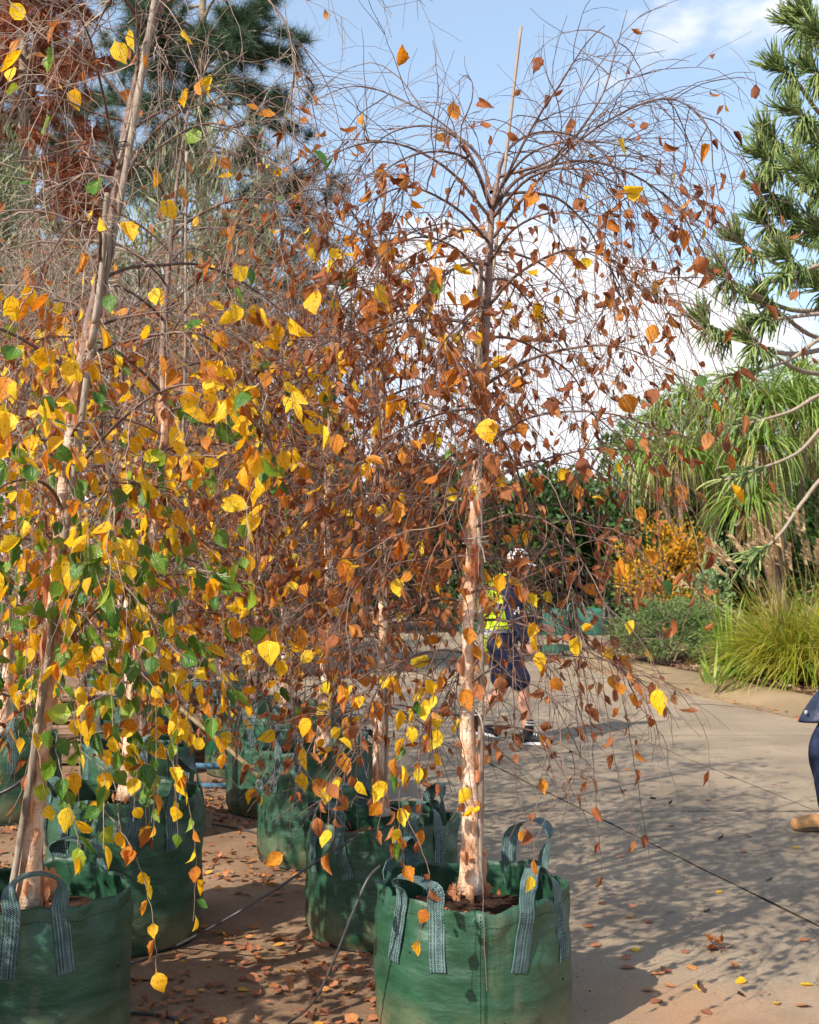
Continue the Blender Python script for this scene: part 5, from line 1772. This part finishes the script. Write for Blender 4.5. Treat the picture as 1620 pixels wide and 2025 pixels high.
def hand(w, fwd, down, side, s=1.0):
    """relaxed hand hanging from wrist w: palm, four curled fingers, thumb"""
    w, fwd, down, side = [np.array(x, float) for x in (w, fwd, down, side)]
    out = []
    out += capsule([w, w + down * 0.045 * s, w + down * 0.09 * s], [0.026 * s, 0.032 * s, 0.030 * s])
    for k, (o_, L) in enumerate(((-0.030, 0.070), (-0.010, 0.082), (0.010, 0.076), (0.029, 0.060))):
        b0 = w + down * 0.085 * s + fwd * -o_ * s
        cu = side * 0.35 + down
        out += capsule([b0, b0 + down * L * 0.45 * s + side * 0.004, b0 + down * L * 0.75 * s + side * L * 0.28 * s, b0 + down * L * 0.85 * s + side * L * 0.6 * s], [0.0092 * s, 0.009 * s, 0.0082 * s, 0.007 * s])
    t0 = w + down * 0.03 * s + fwd * 0.024 * s
    out += capsule([t0, t0 + fwd * 0.022 * s + down * 0.03 * s, t0 + fwd * 0.022 * s + down * 0.065 * s + side * 0.015], [0.013 * s, 0.011 * s, 0.008 * s])
    return out


M['skin'] = plain('skin', lin(206, 152, 124), 0.5, 0.4, 0.08, 40)
M['navy'] = plain('navy_cloth', lin(32, 40, 66), 0.8, 0.25, 0.25, 18, 0.5)
M['hivis'] = plain('hi_vis_cloth', lin(206, 238, 40), 0.7, 0.3, 0.08, 14, 0.4)
M['tape'] = plain('reflective_tape', lin(168, 170, 172), 0.4, 0.5, 0.08)
M['cap'] = plain('white_cap', lin(232, 228, 228), 0.8, 0.2, 0.05, 30, 0.2)
M['hair'] = plain('brown_hair', lin(104, 78, 56), 0.6, 0.3, 0.5, 90, 0.8)
M['shoe'] = plain('black_shoe', lin(26, 26, 30), 0.5, 0.4, 0.2)
M['white'] = plain('white_trim', lin(226, 226, 224), 0.6, 0.3, 0.05)
M['boot'] = plain('tan_boot', lin(172, 128, 84), 0.7, 0.3, 0.15, 40, 0.3)
M['sole'] = plain('boot_sole', lin(70, 58, 48), 0.8)
M['denim'] = plain('dark_denim', lin(38, 46, 70), 0.85, 0.2, 0.45, 22, 1.0)
M['oilskin'] = plain('navy_oilskin', lin(40, 48, 70), 0.5, 0.4, 0.45, 14, 1.0)
M['eye'] = plain('eye', lin(40, 34, 30), 0.3)


def head(parts, c, face, R3, s=1.0):
    """adds head, nose, ears to body parts; face = unit vector forward"""
    face = np.array(face, float)
    sd = np.cross(face, [0, 0, 1.0])
    parts.append(ell(c, (0.078 * s, 0.078 * s, 0.108 * s)))
    parts.append(ell(np.array(c) - face * 0.025 * s + np.array([0, 0, 0.02]), (0.082 * s, 0.082 * s, 0.085 * s)))
    parts.append(ell(np.array(c) + face * 0.045 * s + np.array([0, 0, -0.07 * s]), (0.042 * s, 0.042 * s, 0.036 * s)))
    parts.append(ell(np.array(c) + face * 0.086 * s + np.array([0, 0, -0.018 * s]), (0.014 * s, 0.014 * s, 0.026 * s)))
    for sg in (-1, 1):
        parts.append(ell(np.array(c) + sd * sg * 0.080 * s - face * 0.005 + np.array([0, 0, -0.012]), (0.014, 0.014, 0.03)))


# worker walking to the right, cap on, looking down
wx, wy = GR(1005, 1476)[:2]
root = tag(empty('person', (wx, wy, 0.030)), 'worker in white cap, hi-vis vest and navy shorts walking along the road behind the birch', 'person', None)
hip = np.array([-0.07, 0, 0.90])
chest = np.array([0.0, 0, 1.30])
neck = np.array([0.05, 0, 1.47])
hc = np.array([0.10, 0, 1.60])
shR, shL = np.array([0.0, -0.19, 1.40]), np.array([0.02, 0.19, 1.40])
elR, haR = np.array([0.03, -0.25, 1.12]), np.array([0.14, -0.22, 0.90])
elL, haL = np.array([0.10, 0.25, 1.14]), np.array([0.30, 0.20, 1.04])
knR, anR = np.array([0.05, -0.10, 0.50]), np.array([-0.24, -0.10, 0.14])
knL, anL = np.array([0.14, 0.10, 0.50]), np.array([0.19, 0.10, 0.10])
hipR, hipL = hip + np.array([0, -0.10, -0.03]), hip + np.array([0, 0.10, -0.03])
# near leg forward, far leg back
knR, anR, knL, anL = np.array([0.13, -0.10, 0.50]), np.array([0.17, -0.11, 0.10]), np.array([-0.04, 0.10, 0.49]), np.array([-0.29, 0.11, 0.16])
bd = []
bd += capsule([hip, (hip + chest) / 2, chest, neck], [0.14, 0.13, 0.15, 0.07])
bd += capsule([neck, hc], [0.06, 0.06])
head(bd, hc, unit(np.array([0.93, 0.25, -0.25])), None)
for a_, b2, c2_ in ((hipR, knR, anR), (hipL, knL, anL)):
    bd += capsule([a_, a_ * 0.5 + b2 * 0.5, b2, b2 * 0.65 + c2_ * 0.35 + np.array([-0.015, 0, 0]), c2_], [0.085, 0.075, 0.055, 0.056, 0.036])
for a_, b2, c2_ in ((shR, elR, haR), (shL, elL, haL)):
    bd += capsule([a_, b2, c2_], [0.055, 0.042, 0.028])
    dv = unit(c2_ - b2)
    bd += hand(c2_, unit(np.array([0.9, 0, 0.4])), dv, np.array([0, 0.3, 0]) + np.array([0.2, 0, 0]))
for an in (anR, anL):
    bd += capsule([an, an + np.array([0.06, 0, -0.05]), an + np.array([0.14, 0, -0.07])], [0.036, 0.035, 0.028])
remesh('body', bd, M['skin'], root, 0.010, 3)
# shirt: navy sleeves and collar, vest over it
shp = capsule([hip + np.array([0, 0, -0.02]), (hip + chest) / 2, chest, neck + np.array([-0.01, 0, -0.03])], [0.165, 0.155, 0.175, 0.085])
for a_, b2, c2_ in ((shR, elR, haR), (shL, elL, haL)):
    shp += capsule([chest + (a_ - chest) * 0.4 + np.array([0, 0, .05]), a_, b2, b2 * 0.15 + c2_ * 0.85], [0.09, 0.080, 0.066, 0.05])
remesh('shirt', shp, M['navy'], root, 0.014, 4)
vst = capsule([hip + np.array([-0.02, 0, 0.03]), (hip + chest) / 2 + np.array([-0.02, 0, 0]), chest + np.array([-0.02, 0, 0.02])], [0.178, 0.170, 0.188])
vst += capsule([chest + np.array([-0.03, -0.11, 0.05]), chest + np.array([-0.03, -0.12, 0.14]), chest + np.array([0.02, -0.12, 0.165])], [0.06, 0.05, 0.045])
vst += capsule([chest + np.array([-0.03, 0.11, 0.05]), chest + np.array([-0.03, 0.12, 0.14]), chest + np.array([0.02, 0.12, 0.165])], [0.06, 0.05, 0.045])
vest = remesh('vest', vst, M['hivis'], root, 0.014, 4)
for c_, rr_ in ((hip + np.array([-0.02, 0, 0.09]), 0.182), ((hip + chest) / 2 + np.array([-0.02, 0, 0.12]), 0.186)):
    a = np.linspace(0, 2 * math.pi, 49)
    V = np.array([(c_[0] + rr_ * math.cos(t), c_[1] + rr_ * math.sin(t), c_[2] + dz) for t in a for dz in (-0.026, 0.026)])
    Fq = np.array([[2 * i, 2 * i + 2, 2 * i + 3, 2 * i + 1] for i in range(48)])
    link('reflective_band', mesh('reflective_band', V, Fq, M['tape'], smooth=True), vest)
a = np.linspace(-0.15, 0.30, 14)
V = np.array([(chest[0] - 0.10 + 0.06 * math.sin(t * 7), -0.155 - 0.004, chest[2] - 0.26 + t + dx * 0) + np.array([dx, -0.02, 0]) for t in a for dx in (-0.024, 0.024)])
Fq = np.array([[2 * i, 2 * i + 1, 2 * i + 3, 2 * i + 2] for i in range(13)])
shorts = []
for a_, b2 in ((hipR, knR), (hipL, knL)):
    shorts += capsule([hip + np.array([0, a_[1] * 0.4, 0.02]), a_, a_ * 0.2 + b2 * 0.8], [0.155, 0.125, 0.105])
remesh('shorts', shorts, M['navy'], root, 0.014, 4)
# white letters printed on the near sleeve
txt = bpy.data.curves.new('sleeve_letter', 'FONT')
txt.body = 'H'
txt.size = 0.075
txt.extrude = 0.001
txt.offset = 0.003
txt.align_x = 'CENTER'
tob = bpy.data.objects.new('sleeve_letter', txt)
COL.objects.link(tob)
bpy.context.view_layer.update()
ltm = bpy.data.meshes.new_from_object(tob.evaluated_get(bpy.context.evaluated_depsgraph_get()))
bpy.data.objects.remove(tob)
ltm.materials.clear()
ltm.materials.append(M['white'])
tob = link('sleeve_letter', ltm, root)
tob.location = (0.055, -0.318, 1.16)
tob.rotation_euler = (rad(88), rad(-8), rad(0))
# cap, hair, face
fw = unit(np.array([0.93, 0.25, -0.25]))
cap = ell(hc + np.array([-0.005, 0, 0.045]), (0.098, 0.094, 0.088), 20, 12)
V = cap[0]
V[:, 2] = np.maximum(V[:, 2], hc[2] + 0.02)
co = link('cap', mesh('cap', V, cap[1], M['cap'], smooth=True), root)
bv_, bf_ = [], []
up_ = np.array([0, 0, 1.0])
sdv = np.cross(fw, up_)
for i in range(9):
    t = (i / 8 - 0.5) * 2
    for j in range(4):
        s = j / 3
        e = math.sqrt(max(0, 1 - (t * 0.98) ** 2))
        p = hc + np.array([0, 0, 0.035]) + fw * (0.07 + (0.02 + 0.095 * e) * s - 0.03 * abs(t)) + sdv * t * 0.080 + np.array([0, 0, -0.02 * abs(t) - 0.015 * s])
        bv_.append(p)
for i in range(8):
    for j in range(3):
        bf_.append((i * 4 + j, i * 4 + j + 1, (i + 1) * 4 + j + 1, (i + 1) * 4 + j))
br = link('cap_brim', mesh('cap_brim', bv_, np.array(bf_), M['cap'], smooth=True), co)
sm = br.modifiers.new('thick', 'SOLIDIFY')
sm.thickness = 0.004
hr = ell(hc - fw * 0.028 + np.array([0, 0, -0.012]), (0.090, 0.088, 0.082), 18, 12)
link('hair', mesh('hair', hr[0], hr[1], M['hair'], smooth=True), root)
for sg in (-1, 1):
    e_ = ell(hc + fw * 0.078 + sdv * sg * 0.03 + np.array([0, 0, 0.004]), (0.011, 0.011, 0.009), 10, 6)
    link('eye', mesh('eye', e_[0], e_[1], M['eye'], smooth=True), root)


def shoe(an, fwd, parent, mat, sole='white', tilt=0.0, laces=True, name='shoe', sc=1.0, tall=0.0):
    fwd = unit(np.array(fwd, float))
    an = np.array(an, float)
    g = an + np.array([0, 0, -0.085 * sc])
    P = []
    P += capsule([g - fwd * 0.06 * sc + np.array([0, 0, 0.035]), g + fwd * 0.03 * sc + np.array([0, 0, 0.035]), g + fwd * 0.14 * sc + np.array([0, 0, 0.022]) + np.array([0, 0, tilt * 0.5]), g + fwd * 0.185 * sc + np.array([0, 0, 0.02]) + np.array([0, 0, tilt])], [0.046 * sc, 0.048 * sc, 0.046 * sc, 0.036 * sc])
    P += capsule([an + np.array([0, 0, 0.03 + tall]), g - fwd * 0.015 * sc + np.array([0, 0, 0.05])], [0.05 * sc, 0.05 * sc])
    sh = remesh(name, P, M[mat], parent, 0.010, 3)
    sV = []
    for zz_ in (-0.012, 0.012):
        for k in range(24):
            a = 2 * math.pi * k / 24
            l_ = 0.148 * math.cos(a) * sc
            sV.append(g + fwd * (0.065 * sc + l_) + np.cross(fwd, up_) * 0.048 * sc * math.sin(a) * (1 + 0.12 * math.cos(a)) + np.array([0, 0, zz_ + 0.002 + tilt * max(0, math.cos(a))]))
    Fs = [np.array([[k, (k + 1) % 24, 24 + (k + 1) % 24, 24 + k] for k in range(24)]), np.array([np.arange(24)[::-1], np.arange(24) + 24])]
    link('sole', mesh('sole', sV, Fs, M[sole]), sh)
    if laces:
        for k in range(4):
            c_ = g + fwd * (0.05 + 0.022 * k) * sc + np.array([0, 0, 0.088 - 0.007 * k])
            sd_ = np.cross(fwd, up_)
            V, FS = tube([c_ - sd_ * 0.03 + np.array([0, 0, -0.012]), c_, c_ + sd_ * 0.03 + np.array([0, 0, -0.012])], 0.0045, 5)
            link('lace', mesh('lace', V, FS, M['white']), sh)
    return sh


for an, tl in ((anR, 0.0), (anL, -0.03)):
    shoe(an, (1, -0.15, 0), root, 'shoe', tilt=tl)
    V, FS = tube([an + np.array([0, 0, 0.0]), an + np.array([0.004, 0, 0.12])], 0.047, 14)
    so = link('sock', mesh('sock', V, FS, M['shoe'], smooth=True), root)
    for dz in (0.075, 0.100):
        V, FS = tube([an + np.array([0.002, 0, dz]), an + np.array([0.003, 0, dz + 0.010])], 0.0485, 14)
        link('sock_stripe', mesh('sock_stripe', V, FS, M['white'], smooth=True), so)

# second person, nearly all of them outside the right edge, walking left
g0 = GR(1600, 1652)
bx, by = 2.80, g0[1] + 0.1
root = tag(empty('person', (bx, by, 0.030)), 'person in long navy coat, dark jeans and tan boots stepping in at the right edge', 'person')
hip = np.array([0.02, 0, 0.93])
chest = np.array([0.0, 0, 1.34])
neck = np.array([-0.03, 0, 1.52])
hc = np.array([-0.05, 0, 1.66])
knA, anA = np.array([-0.33, -0.11, 0.50]), np.array([-0.29, -0.11, 0.115])
knB, anB = np.array([0.02, 0.10, 0.50]), np.array([0.32, 0.10, 0.17])
sA, sB = np.array([0.0, -0.20, 1.45]), np.array([0.0, 0.20, 1.45])
bd = capsule([hip, (hip + chest) / 2, chest, neck], [0.15, 0.14, 0.16, 0.07]) + capsule([neck, hc], [0.06, 0.06])
f2 = unit(np.array([-1.0, -0.1, 0.0]))
head(bd, hc, f2, None)
for s_, e_, h_ in ((sA, np.array([0.10, -0.27, 1.18]), np.array([0.02, -0.27, 0.93])), (sB, np.array([0.05, 0.27, 1.18]), np.array([-0.08, 0.26, 0.95]))):
    bd += capsule([s_, e_, h_], [0.055, 0.042, 0.028]) + hand(h_, f2, unit(h_ - e_), np.array([0, 0.3, 0]))
for s_, k_, a_ in ((hip + np.array([0, -.1, 0]), knA, anA), (hip + np.array([0, .1, 0]), knB, anB)):
    bd += capsule([s_, k_, a_], [0.085, 0.055, 0.036])
remesh('body', bd, M['skin'], root, 0.012, 3)
pn = []
for s_, k_, a_ in ((hip + np.array([0, -.09, 0.02]), knA, anA), (hip + np.array([0, .09, 0.02]), knB, anB)):
    pn += capsule([s_, s_ * 0.5 + k_ * 0.5, k_, k_ * 0.5 + a_ * 0.5, a_ + np.array([0, 0, 0.03])], [0.12, 0.105, 0.085, 0.080, 0.075])
remesh('jeans', pn, M['denim'], root, 0.014, 3)
# coat: open skirt from the chest to above the knee
cr_, NK = [], 40
lev = [(1.55, 0.10, 0.13), (1.48, 0.17, 0.22), (1.34, 0.19, 0.23), (1.1, 0.19, 0.22), (0.92, 0.22, 0.24), (0.76, 0.30, 0.25), (0.655, 0.36, 0.26)]
V = []
for z_, rx_, ry_ in lev:
    for k in range(NK):
        a = 2 * math.pi * k / NK
        fr = max(0, -math.cos(a))
        V.append((math.cos(a) * rx_ * (1 + 0.25 * fr * (z_ < 0.8)) + 0.02 * math.sin(a * 5) * (z_ < 1.0), math.sin(a) * ry_ + 0.015 * math.cos(a * 6) * (z_ < 1.0), z_ + (0.07 * (1 - fr) - 0.03) * (z_ < 0.7)))
Fq = [(j * NK + k, (j + 1) * NK + k, (j + 1) * NK + (k + 1) % NK, j * NK + (k + 1) % NK) for j in range(len(lev) - 1) for k in range(NK)]
ct = link('coat', mesh('coat', V, np.array(Fq), M['oilskin'], smooth=True), root)
sm = ct.modifiers.new('thick', 'SOLIDIFY')
sm.thickness = 0.008
sv_ = ct.modifiers.new('sub', 'SUBSURF')
sv_.levels = sv_.render_levels = 1
slv = []
for s_, e_, h_ in ((sA, np.array([0.10, -0.27, 1.18]), np.array([0.02, -0.27, 0.97])), (sB, np.array([0.05, 0.27, 1.18]), np.array([-0.08, 0.26, 0.99]))):
    slv += capsule([s_ * 0.85 + np.array([0, 0, 0.2]), s_, e_, h_], [0.08, 0.09, 0.075, 0.065])
remesh('coat_sleeves', slv, M['oilskin'], ct, 0.014, 3)
V, FS = tube([(-0.425, -0.10, 0.70), (-0.432, -0.104, 0.70)], 0.011, 12)
link('snap_button', mesh('snap_button', V, FS, M['tape']), ct)
for an, tl in ((anA, 0.0), (anB, -0.04)):
    shoe(an, (-1, -0.05, 0), root, 'boot', 'sole', tilt=tl, name='boot', sc=1.12, tall=0.05)
hr = ell(hc - f2 * 0.02 + np.array([0, 0, 0.03]), (0.092, 0.09, 0.088), 18, 12)
link('hair', mesh('hair', hr[0], hr[1], M['hair'], smooth=True), root)
sdv = np.cross(f2, up_)
for sg in (-1, 1):
    e_ = ell(hc + f2 * 0.078 + sdv * sg * 0.03 + np.array([0, 0, 0.004]), (0.011, 0.011, 0.009), 10, 6)
    link('eye', mesh('eye', e_[0], e_[1], M['eye'], smooth=True), root)

# ------------------------------------------------------------------ litter and small things on the ground
FLAT = []
fr_ = random.Random(8)
for _ in range(8):
    s = leaf_shape(fr_, False, n=5, cols=1, wid=0.34)
    v = s[0].copy()
    v[:, 2] *= 0.35
    FLAT.append((v, s[1], s[2]))
rng = np.random.default_rng(9)
n = 7500
ly = 3.2 + 7.5 * rng.uniform(0, 1, n) ** 1.15
lx = rng.uniform(-3.6, 0.0, n)
lx = E_(ly) + 0.15 - (lx * -1) ** 1.0
den = np.array([mnoise.noise(Vector((x * 1.9, y * 1.9, 0.5))) for x, y in zip(lx, ly)])
m = den > -0.2 + rng.normal(0, 0.22, n)
lx, ly = lx[m], ly[m]
n = len(lx)
a = rng.uniform(0, 2 * math.pi, n)
loc = np.stack([lx, ly, rng.uniform(0.006, 0.016, n)], 1)
ax = np.stack([np.cos(a), np.sin(a), rng.normal(0, 0.10, n)], 1)
nr = np.stack([rng.normal(0, 0.22, n), rng.normal(0, 0.22, n), np.ones(n)], 1)
shp_ = FLAT + SH_DEAD_LO[:4]
wts = rng.integers(0, len(shp_), n)
b_ = bake(shp_, wts, loc, ax, nr, rng.uniform(0.035, 0.075, n))
tag(kind(link('leaf_litter', mesh('leaf_litter', b_[0], b_[1], M['litter'], smooth=True, uv=b_[2])), 'stuff'), 'brown fallen birch leaves strewn over the dirt between the bags', 'leaf litter')

# crumbs and specks on the concrete
n = 900
ly = 3.6 + 9 * rng.uniform(0, 1, n) ** 1.4
lx = E_(ly) + rng.uniform(0, 1, n) ** 1.6 * 3.6
a = rng.uniform(0, 2 * math.pi, n)
b_ = bake(FLAT + SH_DEAD_LO[:3], rng.integers(0, 11, n), np.stack([lx, ly, np.full(n, 0.0325)], 1), np.stack([np.cos(a), np.sin(a), 0 * a], 1), np.stack([rng.normal(0, .15, n), rng.normal(0, .15, n), np.ones(n)], 1), rng.uniform(0.008, 0.022, n))
tag(kind(link('leaf_crumbs', mesh('leaf_crumbs', b_[0], b_[1], M['litter'], uv=b_[2])), 'stuff'), 'small leaf crumbs and grit scattered over the concrete road', 'debris')

M['dark_leaf'] = leafmat('dark_fallen_leaf', [(0, lin(58, 42, 36)), (1, lin(92, 66, 52))], transl=0.05, rough=0.8)
FM = {'y': [mesh('fallen_leaf', s[0], s[1], M['leaf_yellow'], True, s[2]) for s in FLAT[:4]], 'b': [mesh('fallen_leaf', s[0], s[1], M['litter'], True, s[2]) for s in FLAT],
      'd': [mesh('fallen_leaf', s[0], s[1], M['dark_leaf'], True, s[2]) for s in SH_DEAD_LO[:4]]}
FL = [('y', 1378, 1945), ('y', 1465, 1948), ('y', 1577, 1947), ('y', 1415, 1766), ('y', 1568, 1678), ('y', 1245, 1810), ('y', 1258, 1884), ('y', 1538, 1980), ('b', 1165, 1873), ('b', 1235, 1899), ('b', 1220, 1914),
      ('b', 1282, 1925), ('b', 1332, 1925), ('b', 1265, 1957), ('b', 1338, 1954), ('b', 1310, 1975), ('b', 1385, 1995), ('b', 1385, 1913), ('b', 1360, 1887), ('b', 1460, 1917), ('b', 1298, 1826), ('b', 1255, 1796), ('b', 1185, 1782),
      ('b', 1148, 1832), ('b', 1228, 1690), ('b', 1315, 1632), ('b', 1400, 1622), ('b', 1490, 1656), ('b', 1245, 1524), ('b', 1465, 1686), ('b', 1410, 1583), ('b', 1535, 1552), ('b', 1120, 1838), ('b', 1568, 1984), ('b', 1575, 1860),
      ('d', 1232, 1565), ('d', 1292, 1572), ('d', 1282, 1580), ('d', 1320, 1590), ('d', 1515, 1743), ('d', 1512, 1719), ('d', 1455, 1964), ('d', 1400, 1965), ('d', 1392, 1805), ('d', 1515, 1970), ('d', 1123, 1490), ('d', 1416, 1660)]
LBL = {'y': 'yellow fallen leaf lying on the concrete', 'b': 'brown fallen leaf lying on the concrete', 'd': 'dark curled fallen leaf lying on the concrete'}
for k, (t, x, y) in enumerate(FL):
    p = GR(x, y, 0.0335)
    a = fr_.uniform(0, 6.283)
    o = link('fallen_leaf', FM[t][k % len(FM[t])], None, mat4=frame_mat(p, (math.cos(a), math.sin(a), fr_.uniform(-0.05, 0.1)), (fr_.uniform(-.15, .15), fr_.uniform(-.15, .15), 1), fr_.uniform(0.05, 0.078)))
    tag(o, LBL[t], 'leaf', {'y': 'yellow leaves on the concrete', 'b': 'brown leaves on the concrete', 'd': 'dark leaves on the concrete'}[t])

# the clump of twigs and dry leaves on the concrete
p = GR(1424, 1878, 0.028)
root = tag(empty('debris_clump', p), 'small clump of dry twigs and leaves on the concrete', 'debris')
d0 = rng.normal(0, 1, (26, 3))
d0[:, 2] = np.abs(d0[:, 2]) * 0.35
Pq = grow(rng, rng.normal(0, 0.012, (26, 3)) * np.array([1, 1, 0]) + np.array([0, 0, 0.006]), d0, rng.uniform(0.04, 0.085, 26), 5, 3.0, 0.2)
Pq[:, :, 2] = np.maximum(Pq[:, :, 2], 0.002)
V, FS = tube_batch(Pq, np.full((26, 6), 0.0016), 4)
kind(link('twigs', mesh('twigs', V, FS, M['twig']), root), 'stuff')
for k in range(9):
    link('leaf', ME_LEAF['leaf_brown'][k], root, mat4=frame_mat((fr_.uniform(-.04, .04), fr_.uniform(-.03, .03), 0.008 + 0.004 * k), (fr_.uniform(-1, 1), fr_.uniform(-1, 1), .1), (fr_.uniform(-.5, .5), fr_.uniform(-.5, .5), 1), 0.06))

# bark chips over the bed, leaf bits along the gutter
n = 4800
ii = rng.integers(20, len(inner) - 12, n)
off = rng.uniform(0.0, 1, n) ** 1.4 * 3.2
base_ = inner[ii] + (inner[ii + 1] - inner[ii]) * rng.uniform(0, 1, (n, 1)) + nk[ii] * off[:, None]
zz_ = np.array([bed_z(x, y) for x, y in base_[:, :2]]) + 0.012
CHIP = [box((0.5, 0, 0), (1, 0.32, 0.12)), box((0.5, 0, 0), (1, 0.2, 0.16))]
CHIP = [(c[0], c[1], np.zeros((8, 2))) for c in CHIP]
a = rng.uniform(0, 6.283, n)
b_ = bake(CHIP, rng.integers(0, 2, n), np.c_[base_[:, :2], zz_], np.stack([np.cos(a), np.sin(a), rng.normal(0, 0.25, n)], 1), np.stack([rng.normal(0, .4, n), rng.normal(0, .4, n), np.ones(n)], 1), rng.uniform(0.03, 0.10, n))
tag(kind(link('bark_mulch', mesh('bark_mulch', b_[0], b_[1], M['chip'], uv=b_[2])), 'stuff'), 'bark chip mulch covering the garden bed', 'mulch')
n = 420
ii = rng.integers(10, 60, n)
base_ = kp[ii] + (kp[ii + 1] - kp[ii]) * rng.uniform(0, 1, (n, 1)) + nk[ii] * np.clip(rng.normal(0.14, 0.09, (n, 1)), 0.01, 0.4)
b_ = bake(FLAT, rng.integers(0, 8, n), np.c_[base_[:, :2], np.full(n, 0.028) + rng.uniform(0, 0.01, n)], rng.normal(0, 1, (n, 3)) * np.array([1, 1, .1]), np.stack([rng.normal(0, .2, n), rng.normal(0, .2, n), np.ones(n)], 1), rng.uniform(0.03, 0.09, n))
tag(kind(link('gutter_litter', mesh('gutter_litter', b_[0], b_[1], M['litter'], uv=b_[2])), 'stuff'), 'leaf bits gathered along the gutter', 'leaf litter')

# shallow puddle where the road bends
b = NT('water')
M['water'] = b.done(b.pbsdf(lin(58, 52, 46), 0.06, 0.5, b.bump(b.noise(b.tex(), 9, 3), 0.06, 0.01)))
pc = GR(1105, 1285, 0.03)
pv = [(pc[0], pc[1], 0.0375)]
for k in range(40):
    a = 2 * math.pi * k / 40
    q_ = 1 + 0.35 * mnoise.noise(Vector((math.cos(a) * 1.7, math.sin(a) * 1.7, 4)))
    pv.append((pc[0] + 0.55 * q_ * math.cos(a), pc[1] + 1.6 * q_ * math.sin(a), 0.0375))
kind(link('puddle', mesh('puddle', pv, np.array([(0, 1 + k, 1 + (k + 1) % 40) for k in range(40)]), M['water'])), 'structure')
